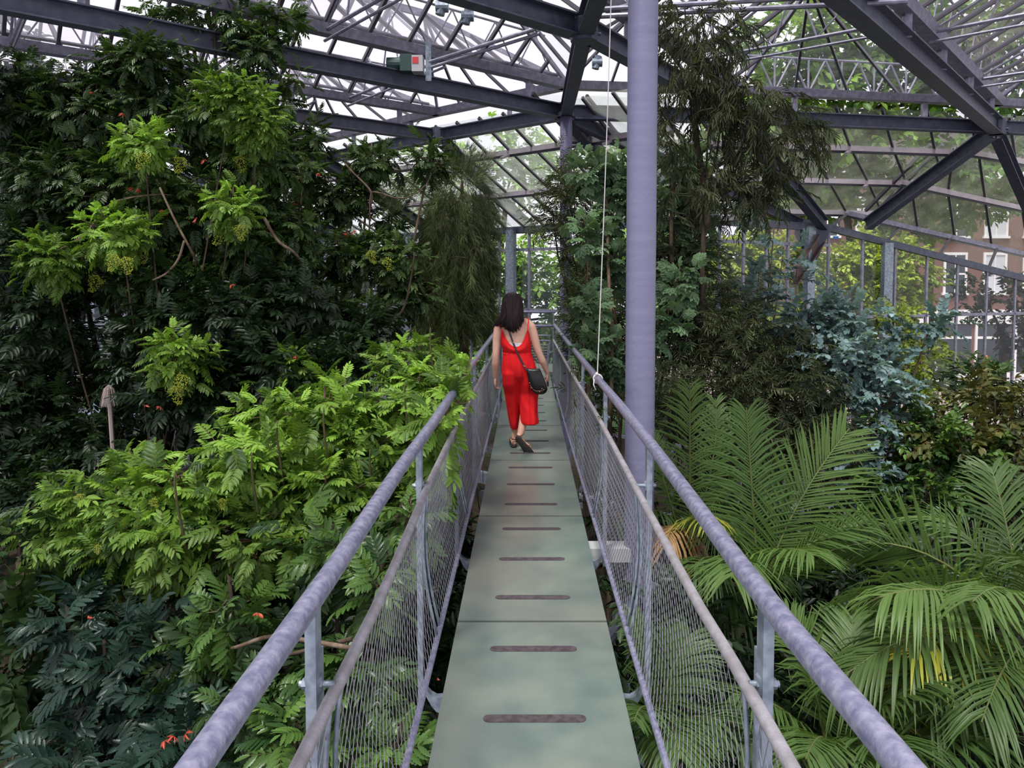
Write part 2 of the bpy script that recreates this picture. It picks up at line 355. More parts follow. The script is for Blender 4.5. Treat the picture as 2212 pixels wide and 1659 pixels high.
# sloped glazing: facets below the boundary beams
def facet(o0, q, nn, rows, s0, s1, step, gm, send=None, purlin='alu'):
    """rows: (outward offset, height above eye)"""
    def pt(r, s):
        return V3(o0[0], o0[1], 0)+q*s+nn*r[0]+V3(0, 0, CAMZ+r[1])
    send = send or [s1]*len(rows)
    for ri, r in enumerate(rows[1:], 1):
        a_, b_ = pt(r, s0), pt(r, send[ri])
        MB().bar(a_-V3(0, 0, .05), b_-V3(0, 0, .05), .08, .10).build('purlin', M[purlin], roof)
        MB().bar(a_-V3(0, 0, .12), b_-V3(0, 0, .12), .03, .05).build('purlin', M['bar'], roof)
    k = int((s1-s0)/step)
    for i in range(k+1):
        s = s0+i*step
        for ri in range(len(rows)-1):
            e0, e1 = send[ri], send[ri+1]
            if s > e0: continue
            f = 1 if s <= e1 else (e0-s)/(e0-e1+1e-9)
            pa = pt(rows[ri], s); gbar(pa, pa+(pt(rows[ri+1], s)-pa)*max(f, .03), .045, .06)
            sa, sb, sc, sd_ = s, min(s+step, e0), min(s+step, e1), min(s, e1)
            if sb-sa > .03 or sc-sd_ > .03: pane(pt(rows[ri], sa), pt(rows[ri], sb), pt(rows[ri+1], sc)+V3(.002, 0, 0), pt(rows[ri+1], sd_), gm)
        if i % 4 == 2 and s < send[-1]:
            for r in rows[1:-1]: MB().bar(pt(r, s)-V3(0, 0, .1), pt(r, s)-V3(0, 0, .1)-nn*.25-V3(0, 0, .1), .06, .05).build('purlin_bracket', M['alu'], roof)
facet(A, qAB, nAB, [(0, 3.1), (.9, 2.6), (2.2, 1.95), (3.6, 1.25)], -1.6, 14, .62, 'glassl')
facet(C, qCD, nCD+qCD, [(0, 3.15), (.9, 2.62), (2.2, 2.15), (3.5, 1.6)], -3.8, 5.7, .95, 'glassd', send=[5.7, 4.5, 3.2, 1.9])
# third facet, right of node D: falls away to the right
rows3 = [[P3(2150, 250, Y=14.6), P3(2420, 255, Y=17)], [P3(2060, 318, Y=15.2), P3(2420, 382, Y=18)], [P3(1945, 388, Y=16.3), P3(2420, 492, Y=19.5)], [P3(1830, 456, Y=17.3), P3(2420, 592, Y=21)]]
rows3 = rows3[0:4]
for ri, (a_, b_) in enumerate(rows3[1:]):
    MB().bar(a_-V3(0, 0, .05), b_-V3(0, 0, .05), .09, .11).build('purlin', M['alu' if ri < 2 else 'tube'], roof)
    MB().bar(a_-V3(0, 0, .12), b_-V3(0, 0, .12), .03, .05).build('purlin', M['bar'], roof)
R3 = [((2150, 250, 14.6), (2420, 255, 17)), ((2060, 318, 15.2), (2420, 382, 18)), ((1945, 388, 16.3), (2420, 492, 19.5)), ((1830, 456, 17.3), (2420, 592, 21))]
def p3r(r, u):
    (u0, v0, y0), (u1, v1, y1) = R3[r]; u = max(u, u0); t = (u-u0)/(u1-u0); return P3(u, v0+(v1-v0)*t, Y=y0+(y1-y0)*t)
for ri in range(3):
    for i in range(8):
        ua, ub = 1860+i*80+ri*14, 1940+i*80+ri*14
        if ub <= R3[ri+1][0][0]: continue
        if ua > R3[ri][0][0]-40: gbar(p3r(ri, ua), p3r(ri+1, ua+14), .05, .07)
        a_, b_, c_, d_ = p3r(ri, ua), p3r(ri, ub), p3r(ri+1, ub+14), p3r(ri+1, ua+14)
        if np.linalg.norm(a_-b_) < .02: b_ = b_+V3(.004, 0, 0)
        pane(a_, b_, c_, d_, 'glassd')
# valley bars beside D's leg
for du in (0, 26):
    gbar(P3(2010+du, 312, Y=15.4), P3(1880+du-10, 455, Y=17.4), .06, .07)

# window-opening gear: motor, shafts
mo = empty('vent_motor', P3(878, 138, z=H+.2), label='dark green vent motor with red marked box on the roof beam', cat='motor')
c_ = P3(878, 138, z=H+.2)
M['green'] = mat('motor_green', (.03, .07, .06), .45); M['red'] = mat('red_label', (.6, .05, .05), .5); M['lightgrey'] = mat('light_grey_box', (.45, .46, .46), .5)
MB().tube([c_+V3(-.28, 0, 0), c_+V3(-.08, 0, 0)], .09, 14).build('motor_body', M['green'], mo)
mm = MB(); mm.box(tuple(c_+V3(-.08, -.09, -.12)), tuple(c_+V3(.09, .09, .12))); gbx = mm.build('gear_box', M['green'], mo)
mm = MB(); mm.box(tuple(c_+V3(.09, -.1, -.13)), tuple(c_+V3(.25, .1, .1))); mm.build('switch_box', M['lightgrey'], mo)
mm = MB(); mm.box(tuple(c_+V3(.10, -.106, -.02)), tuple(c_+V3(.19, -.1, .07))); mm.build('sticker', M['red'], mo, label='red sticker on the switch box')
mm = MB(); mm.box(tuple(c_+V3(.28, -.03, -.25)), tuple(c_+V3(.36, .03, .35))); mm.build('bracket', M['galvd'], mo)
MB().tube([c_+V3(.32, 0, .02), P3(1158, 62, z=H+.55)], .03, 8).build('drive_shaft', M['tube'], mo)
MB().tube([c_+V3(.32, 0, -.06), P3(1168, 72, z=H+.5)], .025, 8).build('drive_shaft', M['tube'], mo)
for (u, v) in ((955, 15), (1010, 35), (1290, 135), (1960, 60)):
    c2 = P3(u, v, z=H+.55); mm = MB(); mm.tube([c2-V3(.08, 0, 0), c2+V3(.08, 0, 0)], .07, 12); mm.tube([c2-V3(.03, 0, .1), c2+V3(.02, 0, .1)], .06, 10)
    mm.build('rack_gear', M['galvd'], roof)
sh = MB(); sh.tube([P3(870, -30, z=H+.55), P3(1245, 85, z=H+.55)], .035, 8); sh.build('drive_shaft', M['tube'], roof)
sh = MB(); sh.tube([P3(1240, 38, z=H+.1), P3(1960, 3, z=H+.1)], .03, 8); sh.build('drive_shaft', M['tube'], roof)
sh = MB(); sh.tube([P3(1300, 20, z=H+.1), P3(1960, -18, z=H+.1)], .03, 8); sh.build('drive_shaft', M['tube'], roof)

# ------------------------------------------------------------------ columns
def column(x, y, r, label, top):
    e = empty('steel_column', (x, y, 0), label=label, cat='column', group=None)
    m_ = MB(); zs = np.linspace(.1, top, 14); m_.tube([V3(x, y, z) for z in zs], r, 32)
    o = m_.build('shaft', M['column'], e, smooth=True)
    MB().tube([V3(x, y, 0), V3(x, y, .12)], r*1.7, 24).build('base_plate', M['beam'], e)
    MB().tube([V3(x, y, top-.02), V3(x, y, top+.05)], r*1.4, 24).build('cap_plate', M['beam'], e)
    for k in range(4):
        a_ = k*math.pi/2+.6; dx, dy = math.cos(a_), math.sin(a_)
        MB().bar(V3(x+dx*r*.9, y+dy*r*.9, DECK-.42), V3(x+dx*(r+.12), y+dy*(r+.12), DECK-.42), .012, .09).build('lug_plate', M['galvd'], e)
    return e
column(.815, 5.32, .106, 'stout lilac grey round column beside the right railing', CAMZ+H-.1)
column(.675, 13.0, .106, 'thinner looking lilac grey column farther down the walkway', CAMZ+H-.1)

# ------------------------------------------------------------------ glass walls below the eaves
def wallpoly(name, base, tops, label, mull, bars, posts, sill=.5):
    """base: two plan points; tops: heights at the two ends; vertical mullions, horizontal bars"""
    w = empty(name, (0, 0, 0), kind='structure', label=label)
    a, b = [np.array(p, float) for p in base]; L_ = np.linalg.norm(b-a); d = (b-a)/L_
    def p(s, z): q = a+d*s; return V3(q[0], q[1], z)
    def top(s): return tops[0]+(tops[1]-tops[0])*s/L_
    mm = MB(); mm.bar(p(0, top(0)), p(L_, top(L_)), .12, .16); mm.build('top_beam', M['beam'], w)
    mm = MB(); mm.bar(p(0, sill), p(L_, sill), .16, .3); mm.build('sill', M['galvd'], w)
    k = max(2, int(L_/mull)); 
    for i in range(k+1):
        s = L_*i/k
        MB().bar(p(s, sill), p(s, top(s)), .05, .06, up=(d[0], d[1], 0)).build('mullion', M['tube'], w)
        if i < k:
            hs = [sill]+[h for h in bars]+[None]
            s2 = L_*(i+1)/k
            for h0, h1 in zip(hs[:-1], hs[1:]):
                if h1 is None: z1, z2 = top(s), top(s2)
                else: z1 = z2 = min(h1, top(s), top(s2))
                if z1-h0 > .05: MB().quadslab(p(s, h0), p(s2, h0), p(s2, z2), p(s, z1), .006).build('pane', M['glassw'], w)
    for h in bars:
        e_ = L_ if h < min(tops) else L_*(tops[0]-h)/(tops[0]-tops[1]+1e-9)
        if 0 < e_ <= L_+.01: MB().bar(p(0, h), p(e_, h), .05, .07).build('rail', M['tube'], w)
    for s in posts:
        MB().bar(p(s, 0)+V3(-.05, -.1, 0), p(s, top(s))+V3(-.05, -.1, 0), .26, .12, up=(d[1], -d[0], 0)).build('post', M['galvd'], w)
    return w
e0 = A+nAB*3.6+qAB*-1.2; e1 = A+nAB*3.6+qAB*15
wallpoly('wall_back', [e0[:2], e1[:2]], (CAMZ+1.2, CAMZ+1.2), 'glass wall at the far end of the walkway', 1.0, [2.2, 5.0, 6.5], [1.95, 5.6, 9.6, 13.4])
f0 = np.array([e0[0], e0[1]]); f1 = P3(1790, 500, Y=17.2)[:2]
wallpoly('wall_north', [f0, f1], (CAMZ+1.15, CAMZ+1.15), 'glass wall behind the eucalyptus', .72, [2.6, 4.8, CAMZ+.75], [3.0])
wallpoly('wall_right', [f1, P3(2420, 600, Y=20.5)[:2]], (P3(1790, 492, Y=17.2)[2], P3(2420, 655, Y=20.5)[2]), 'glass wall with sloping top beam facing the street', .95, [2.5, P3(1790, 686, Y=17.2)[2]], [1.75])
# upper glass between sloping beam and eave
wu = empty('wall_upper_right', (0, 0, 0), kind='structure', label='upper glass strip between the sloping beam and the eave')
la, lb = P3(1795, 490, Y=17.2), P3(2420, 652, Y=20.5); ua, ub = P3(1830, 462, Y=17.3), P3(2420, 598, Y=20.9)
for i in range(6):
    t0, t1 = i/6, (i+1)/6; q = lambda a, b, t: a+(b-a)*t
    MB().quadslab(q(la, lb, t0), q(la, lb, t1), q(ua, ub, t1), q(ua, ub, t0), .006).build('pane', M['glassd'], wu)
    MB().bar(q(la, lb, t0), q(ua, ub, t0), .05, .06, up=(1, 0, 0)).build('mullion', M['bar'], wu)
# left wall, mostly hidden by trees
wallpoly('wall_left', [(-12.5, 1), (-9.5, 24)], (CAMZ+2.9, CAMZ+2.9), 'dim glass wall behind the trees on the left', 1.1, [1.9, 3.4, 4.9, 6.6], [3, 7.5, 12, 17])
vb = empty('louvre_screen', (-7.8, 14, 0), label='grey horizontal louvre screen glimpsed behind the left trees', cat='screen')
for i in range(22):
    z = 3.5+i*.07; MB().bar(V3(-9.8, 14, z), V3(-5.6, 14.4, z), .06, .012, up=(0, .5, 1)).build('slat', M['galvd'], vb)
for x in (-9.8, -7.7, -5.6): MB().bar(V3(x, 14.2, 0), V3(x, 14.2, 5.2), .07, .07).build('post', M['tube'], vb)
mm = MB(); mm.tube([V3(-10, 13.6, 3.2), V3(-5.0, 13.9, 3.2)], .16, 14); mm.build('duct', M['galvd'], vb, smooth=True)
# ------------------------------------------------------------------ walkway
jv = [1342, 1103, 988, 916, 868]
jy = [P3(1139, v, z=-1.8)[1] for v in jv]
st = (jy[-1]-jy[0])/4
joints = [jy[0]-2*st*1.0, jy[0]-st]+[jy[0]+st*i for i in range(7)]
DXL, DXR = -.366, .417
m = bpy.data.materials.new('frosted_green_glass'); m.use_nodes = True; ntm = m.node_tree; b = ntm.nodes['Principled BSDF']
b.inputs['Roughness'].default_value = .3; b.inputs['Specular IOR Level'].default_value = .4
tc = ntm.nodes.new('ShaderNodeTexCoord'); n1 = ntm.nodes.new('ShaderNodeTexNoise'); n1.inputs['Scale'].default_value = 3; n1.inputs['Detail'].default_value = 8
r1 = ntm.nodes.new('ShaderNodeValToRGB'); r1.color_ramp.elements[0].position = .35; r1.color_ramp.elements[1].position = .68
r1.color_ramp.elements[0].color = (.085, .125, .115, 1); r1.color_ramp.elements[1].color = (.165, .20, .165, 1)
ntm.links.new(tc.outputs['Object'], n1.inputs['Vector']); ntm.links.new(n1.outputs['Fac'], r1.inputs[0]); n3 = ntm.nodes.new('ShaderNodeTexNoise'); n3.inputs['Scale'].default_value = .55; n3.inputs['Detail'].default_value = 3; r3 = ntm.nodes.new('ShaderNodeMapRange'); r3.inputs['From Min'].default_value = .42; r3.inputs['From Max'].default_value = .66; r3.inputs['To Max'].default_value = .7; mp3 = ntm.nodes.new('ShaderNodeMapping'); mp3.inputs['Location'].default_value = (3.3, 1.2, 0)
mx3 = ntm.nodes.new('ShaderNodeMix'); mx3.data_type = 'RGBA'; mx3.inputs[7].default_value = (.165, .155, .135, 1)
ntm.links.new(tc.outputs['Object'], mp3.inputs[0]); ntm.links.new(mp3.outputs[0], n3.inputs['Vector']); ntm.links.new(n3.outputs['Fac'], r3.inputs['Value']); ntm.links.new(r3.outputs[0], mx3.inputs[0]); ntm.links.new(r1.outputs[0], mx3.inputs[6]); ntm.links.new(mx3.outputs[2], b.inputs['Base Color'])
M['deck'] = m
M['strip'] = mat('dark_grip_band', (.045, .035, .04), .6, 0, .3, ((.075, .06, .065), 30, .4, .6))
M['edge'] = mat('green_glass_edge', (.03, .07, .055), .25)
wk = empty('walkway', (0, 0, DECK), label='raised walkway of frosted green glass panels', cat='walkway')
for i in range(len(joints)-1):
    y0, y1 = joints[i]+.009, joints[i+1]-.009; c = V3(.0255, (y0+y1)/2, DECK-.015)
    g = MB(); bv = .004
    g.box((DXL, y0, DECK-.03), (DXR, y1, DECK-.001)); g.box((DXL+bv, y0+bv, DECK-.001), (DXR-bv, y1-bv, DECK))
    o = g.build('deck_panel', M['deck'], wk)
    for k in range(3):
        yc = y0+(y1-y0)*((.33, 1, 1.67)[k]/2)
        s_ = MB(); r_ = .026; pts = [(-.185+r_*math.cos(a_)-.0, r_*math.sin(a_)) for a_ in np.linspace(math.pi/2, 3*math.pi/2, 7)]+[(.185+r_*math.cos(a_), r_*math.sin(a_)) for a_ in np.linspace(-math.pi/2, math.pi/2, 7)]
        vs = [(.03+px, yc+py, DECK+.0005) for px, py in pts]+[(.03+px, yc+py, DECK+.0025) for px, py in pts]; q = len(pts)
        s_.add(vs, [tuple(range(q-1, -1, -1)), tuple(range(q, 2*q))]+[(a_, (a_+1) % q, (a_+1) % q+q, a_+q) for a_ in range(q)])
        s_.build('grip_strip', M['strip'], o)
YE = joints[-1]
for x in (DXL+.06, DXR-.06): MB().ibeam(V3(x, -.5, DECK-.13), V3(x, YE, DECK-.13), .2, .09, .012).build('girder', M['galvd'], wk)
for y in joints:
    MB().bar(V3(DXL, y, DECK-.07), V3(DXR, y, DECK-.07), .06, .05).build('cross_bar', M['beam'], wk)
for y in (3.9, 10.5): MB().tube([V3(.815, 5.32 if y < 6 else 13, DECK-.55), V3(DXR-.1, y, DECK-.28)], .05, 10).build('brace_tube', M['beam'], wk)
MB().bar(V3(DXR-.05, 5.32, DECK-.2), V3(.75, 5.32, DECK-.2), .16, .1).build('bearing_arm', M['lightgrey'], wk)

# ------------------------------------------------------------------ railings
def Zr(z): return CAMZ+z
HR = [(12.1, .44), (7.56, .505), (5.63, .538), (4.4, .562), (3.42, .573), (1.97, .570), (1.5, .576), (1.0, .60)]
TR = [(11.85, .42), (8.2, .46), (5.17, .51), (3.48, .517), (2.27, .523), (1.84, .538), (1.0, .545)]
BR = [(11.8, .43), (8., .445), (5.5, .465), (3.9, .478), (2.9, .485), (1.0, .495)]
HL = [(12.1, -.43), (9.06, -.467), (6.5, -.495), (3.9, -.50), (2.98, -.515), (1.94, -.512), (1.0, -.525)]
TL = [(11.9, -.42), (9.8, -.445), (6.6, -.467), (5.1, -.48), (3.5, -.479), (2.3, -.458), (1.0, -.477)]
BL = [(11.8, -.41), (6, -.425), (1.0, -.425)]
def xi(t, y):
    ys = [p[0] for p in t][::-1]; xs = [p[1] for p in t][::-1]; return float(np.interp(y, ys, xs))
posts_y = [.03+1.72*i for i in range(1, 8)]
def wires(T, Bt, y0, y1, zt, zb, bow):
    """woven diagonal wire mesh between the top and bottom tubes"""
    mb = MB(); Hh = zt-zb; slope = .40; pitch = .056; seg = 6
    n = int((y1-y0+slope)/pitch)
    def pt(y, t):
        xt, xb = xi(T, y), xi(Bt, y); x = xb+(xt-xb)*t+bow*math.sin(math.pi*t)*(1 if xt > 0 else -1); return V3(x, y, zb+Hh*t)
    for fam in (1, -1):
        for i in range(n+1):
            ys = y0-slope+i*pitch if fam > 0 else y0+i*pitch
            pts = []
            for k in range(seg+1):
                t = k/seg; y = ys+fam*slope*t
                pts.append((y, t))
            # clip to the panel
            q = []
            for (ya, ta), (yb, tb) in zip(pts[:-1], pts[1:]):
                a, b_ = (ya, ta), (yb, tb)
                if max(ya, yb) < y0 or min(ya, yb) > y1: continue
                def cut(p, r):
                    if p[0] < y0: f = (y0-p[0])/(r[0]-p[0]); return (y0, p[1]+(r[1]-p[1])*f)
                    if p[0] > y1: f = (y1-p[0])/(r[0]-p[0]); return (y1, p[1]+(r[1]-p[1])*f)
                    return p
                a2, b2 = cut(a, b_), cut(b_, a)
                if not q: q.append(a2)
                q.append(b2)
            if len(q) > 1:
                mb.tube([pt(*c)+V3(fam*.0012, 0, 0) for c in q], .0013, 3, cap=False)
    return mb
def railing(side, HRt, TRt, BRt, label, gap=None):
    sg = 1 if side == 'right' else -1
    e = empty('railing', (sg*.5, 0, DECK), label=label, cat='railing')
    ys = np.linspace(12.1, -.3, 40)
    MB().tube([V3(xi(HRt, y), y, Zr(-.77)) for y in ys], .0275, 16).build('handrail', M['galv'], e, smooth=True)
    MB().tube([V3(xi(TRt, y), y, Zr(-1.0)) for y in np.linspace(11.9, -.3, 40)], .0165, 12).build('mesh_top_tube', M['rail2'], e, smooth=True)
    MB().tube([V3(xi(BRt, y), y, Zr(-1.7)) for y in np.linspace(11.8, -.3, 40)], .0135, 12).build('mesh_bottom_tube', M['galv'], e, smooth=True)
    for y in posts_y:
        x = xi(HRt, y)+sg*.004
        p = MB(); p.bar(V3(x, y, DECK-.25), V3(x, y, Zr(-.79)), .026, .05, up=(0, 1, 0)); p.bar(V3(x-sg*.004, y+.045, DECK-.25), V3(x-sg*.004, y+.045, Zr(-.92)), .008, .03, up=(0, 1, 0))
        po = p.build('post', M['galvd'], e)
        zc = Zr(-.985); q = MB(); xt = xi(TRt, y)
        q.tube([V3(xt, y, zc), V3(x+sg*.035, y, zc)], .008, 10); q.tube([V3(x+sg*.016, y, zc), V3(x+sg*.028, y, zc)], .013, 6); q.tube([V3(x-sg*.022, y, zc), V3(x-sg*.014, y, zc)], .013, 6)
        q.tube([V3(x, y, zc-.02), V3(x, y, zc+.02)], .022, 10); q.build('clamp', M['galvd'], po)
        # crescent bracket under the deck edge
        br = MB(); a0 = np.linspace(0, 1, 8); xb = xi(BRt, y); inner = DXR-.03 if sg > 0 else DXL+.03
        U = [V3(inner+(x-inner)*t, y-.02, DECK-.13-.10*math.sin(math.pi*t*.9)+.03*t) for t in a0]; Lw = [V3(inner+(x-inner)*t, y-.02, DECK-.22-.13*math.sin(math.pi*t*.9)+.12*t) for t in a0]
        vs = U+Lw+[p_+V3(0, .04, 0) for p_ in U+Lw]; k = 8
        fs = [(i, i+1, k+i+1, k+i) for i in range(k-1)]+[(2*k+i, 3*k+i, 3*k+i+1, 2*k+i+1) for i in range(k-1)]+[(i, 2*k+i, 2*k+i+1, i+1) for i in range(k-1)]+[(k+i, k+i+1, 3*k+i+1, 3*k+i) for i in range(k-1)]
        br.add(vs, fs); br.build('bracket', M['galvd'], e)
    cuts = [-.3]+[y for y in posts_y]+[11.8]
    for y0, y1 in zip(cuts[:-1], cuts[1:]):
        if y1 < .4: continue
        wm = wires(TRt, BRt, y0+.05, y1-.05, Zr(-1.0), Zr(-1.7), .035)
        wm.build('wire_mesh', M['wire'], e, kind='stuff')
        for yy in (y0+.045, y1-.045):
            pts = [V3(xi(BRt, yy)+(xi(TRt, yy)-xi(BRt, yy))*t+sg*.035*math.sin(math.pi*t), yy, Zr(-1.7)+.7*t) for t in np.linspace(0, 1, 9)]
            MB().tube(pts, .007, 6).build('panel_frame', M['galvd'], e, smooth=True)
    return e
railing('right', HR, TR, BR, 'galvanised railing with wire mesh on the right of the walkway')
railing('left', HL, TL, BL, 'galvanised railing with wire mesh on the left of the walkway')
# end of the walkway: cross barrier
e = empty('end_railing', (0, 13.3, DECK), label='tubular barrier closing the far end of the walkway', cat='railing')
for (u0, u1, v, Y, r) in ((1060, 1196, 704, 13.0, .025), (1085, 1188, 736, 12.9, .018), (1075, 1200, 674, 16.5, .03), (1150, 1190, 725, 16.5, .02)):
    MB().tube([P3(u0, v, Y=Y), P3(u1, v, Y=Y)], r, 10).build('rail', M['galv'], e, smooth=True)
MB().tube([P3(1188, 736, Y=12.9), P3(1180, 800, Y=12.9), P3(1182, 815, Y=12.9)], .018, 8).build('rail', M['galv'], e)
for u, Y, v0, v1 in ((1142, 13, 704, 830), (1196, 13, 704, 825), (1062, 13, 704, 825), (1143, 16.5, 674, 780), (1196, 16.5, 674, 780), (1085, 16.5, 674, 780)):
    a_ = P3(u, v0, Y=Y); MB().tube([a_, V3(a_[0], a_[1], DECK-.1)], .018, 8).build('post', M['galvd'], e)
for i in range(26):
    u = 1064+i*5; 
    if i % 2 == 0: MB().tube([P3(u, 742, Y=13.02), P3(u, 800, Y=13.02)], .004, 4).build('wire', M['wire'], e)
for i in range(10): MB().tube([P3(1064, 745+i*6, Y=13.02), P3(1186, 745+i*6, Y=13.02)], .004, 4).build('wire', M['wire'], e)
# the cross landing beyond
g = MB(); g.box((-.9, YE+.02, DECK-.06), (1.0, YE+1.4, DECK-.005)); g.build('landing', M['deck'], wk)
# cord tied to the right handrail
cd = empty('cord', P3(1290, 822, Y=5.63), label='white cord hanging from the roof, tied to the right handrail', cat='cord')
M['cord'] = mat('white_cord', (.75, .7, .68), .8)
top = P3(1321, -40, Y=5.75); bot = P3(1290, 817, Y=5.63)
MB().tube([bot+(top-bot)*t+V3(.006*math.sin(3*t), 0, 0) for t in np.linspace(0, 1, 12)]+[], .0042, 6).build('line', M['cord'], cd)
kx = xi(HR, 5.6)
kn = MB(); kn.tube([V3(kx+.033*math.cos(a_), 5.6+.004*a_, Zr(-.77)+.033*math.sin(a_)) for a_ in np.linspace(0, 4*math.pi, 40)], .0055, 6); kn.tube([V3(kx-.03, 5.6, Zr(-.77)), V3(kx-.036, 5.58, Zr(-.81)), V3(kx-.02, 5.58, Zr(-.85))], .005, 6); kn.ball((kx-.01, 5.6, Zr(-.77)+.04), .013)
kn.build('knot', M['cord'], cd, smooth=True)
# ------------------------------------------------------------------ woman walking away
YW = 7.72; SW = YW/F   # metres per pixel there
def Wp(u, v, dy=0.0): return P3(u, v, Y=YW)+V3(0, dy, 0)
M['skin'] = mat('skin', (.64, .37, .27), .5, 0, .35, ((.68, .41, .30), 6, .4, .6)); M['hair'] = mat('dark_brown_hair', (.010, .005, .006), .5, 0, .3, ((.026, .011, .011), 90, .4, .62, (1, 1, .06)), .12, 40)
M['red_cloth'] = mat('red_crepe', (.72, .012, .016), .75, 0, .2, None, .25, 18); M['blk'] = mat('black_leather', (.008, .008, .009), .35, 0, .5, None, .15, 60); M['gold'] = mat('gold_buckle', (.7, .5, .25), .3, .9)
M['bra'] = mat('white_lace', (.78, .74, .80), .8, 0, .3, None, .5, 150); M['sole'] = mat('dark_sole', (.018, .014, .013), .7); M['strapb'] = mat('bronze_strap', (.22, .12, .06), .4, .3)
wm = empty('person', (Wp(1118, 970)[0], YW, DECK), label='long-haired woman in a red backless jumpsuit walking away along the walkway', cat='person')
XA, YA, ZA = V3(1, 0, 0), V3(0, 1, 0), V3(0, 0, 1)
pz = lambda v: Wp(1139, v)[2]; px = lambda u: Wp(u, 700)[0]
# torso profile by photo row: centre u, half-width px, depth half m, dy centre
TOR = [(690, 1115, 16, .055, .00), (696, 1113, 27, .065, .0), (704, 1113, 32, .085, .0), (716, 1113, 31, .098, .0), (730, 1113, 29.5, .10, .0), (745, 1115, 28, .098, .0), (760, 1117, 27.5, .092, .0), (775, 1119, 32, .102, .0), (790, 1120, 36, .112, .0), (805, 1121, 38, .112, .0), (825, 1122, 36, .10, .0)]
def tor(v):
    r = [np.interp(v, [t[0] for t in TOR], [t[k] for t in TOR]) for k in (1, 2, 3, 4)]; return r
def ring(v, inf=0.0):
    cu, hw, hd, dy = tor(v); c = Wp(cu, v, dy); return (c, hw*SW+inf, hd+inf, XA, YA, lambda a: 1-.04*math.cos(2*a)-.035*max(0, -math.sin(a))**3*math.cos(a*2)**2)
b = MB()
b.loft([ring(v) for v in (690, 693, 697, 702, 708, 716, 724, 732, 740, 748, 756, 764, 774, 784, 794, 804, 814)], 28)
# neck, head
b.tube([Wp(1112, 698, .0), Wp(1110, 688, .005), Wp(1108, 676, .02)], [.062, .05, .05], 16)
hc = Wp(1107, 655, .03)
b.loft([(hc+V3(0, .0, z), rx, ry, XA, YA) for z, rx, ry in ((-.115, .030, .03), (-.10, .045, .05), (-.07, .058, .075), (-.03, .068, .088), (.01, .073, .094), (.05, .072, .092), (.08, .060, .078), (.105, .035, .045))], 20)
b.tube([hc+V3(0, .085, .015), hc+V3(0, .108, -.025), hc+V3(0, .085, -.035)], [.008, .014, .010], 8)   # nose (faces away)
b.ball(hc+V3(0, .085, -.062), .022, .012, .008, 10); b.ball(hc+V3(0, .06, -.10), .022, .022, .018, 10)
for s in (1, -1):
    b.ball(hc+V3(s*.072, .0, -.01), .010, .02, .032, 8); b.ball(hc+V3(s*.03, .083, .012), .014, .01, .009, 8); b.tube([hc+V3(s*.014, .09, .03), hc+V3(s*.045, .082, .033)], .006, 6)
# shoulders and arms
def chain(pts, rs, n=14): b.tube(spline(pts, 16), list(np.interp(np.linspace(0, 1, 16), np.linspace(0, 1, len(rs)), rs)), n)
b.ball(Wp(1078, 709, 0), .052, .052, .05, 16); b.ball(Wp(1147, 707, 0), .054, .054, .052, 16)
chain([Wp(1100, 697, 0), Wp(1086, 701, 0), Wp(1076, 709, 0)], [.05, .052, .05]); chain([Wp(1124, 696, 0), Wp(1137, 699, 0), Wp(1147, 707, 0)], [.05, .054, .052])
chain([Wp(1077, 707, 0), Wp(1074, 730, 0), Wp(1072, 755, -.01), Wp(1071, 768, -.015)], [.050, .047, .040, .036]); chain([Wp(1071, 768, -.015), Wp(1070, 785, .0), Wp(1069, 800, .02), Wp(1069, 817, .045)], [.036, .039, .030, .023])
chain([Wp(1147, 706, 0), Wp(1153, 725, -.005), Wp(1160, 750, -.01), Wp(1166, 766, -.01)], [.052, .049, .042, .036]); chain([Wp(1166, 766, -.01), Wp(1172, 780, .0), Wp(1178, 794, .02), Wp(1183, 808, .04)], [.036, .038, .029, .023])
def hand(w, d, pn, s, curl):
    """w wrist, d down direction, pn palm normal, s side of the thumb"""
    d = nrm(d); pn = nrm(pn-d*np.dot(pn, d)); x = np.cross(d, pn)*s
    b.loft([(w+d*t, rw, rt, x, pn) for t, rw, rt in ((-.02, .022, .018), (.0, .024, .017), (.03, .034, .017), (.06, .040, .016), (.085, .040, .014), (.092, .034, .010))], 14)
    for i, (ox, l) in enumerate(((.029, .072), (.0105, .080), (-.009, .076), (-.027, .060))):
        p = w+d*.082+x*ox; q = [p]; an = curl*.45
        for seg in (.42, .32, .26):
            q.append(q[-1]+(d*math.cos(an)+pn*math.sin(an))*l*seg); an += curl
        b.tube(q, [.0098, .0092, .0082, .0070], 8)
    p = w+d*.02+x*.028; q = [p, p+(d*.6+x*.7+pn*.3)*.03, p+(d*.85+x*.75+pn*.5)*.055, p+(d*1.25+x*.6+pn*.8)*.068]; b.tube(q, [.013, .0115, .0105, .008], 8)
hand(Wp(1069, 817, .045), V3(.0, .25, -1), V3(1, .2, 0), -1, .75)
hand(Wp(1183, 808, .04), V3(.06, .30, -1), V3(-1, .3, 0), 1, .62)
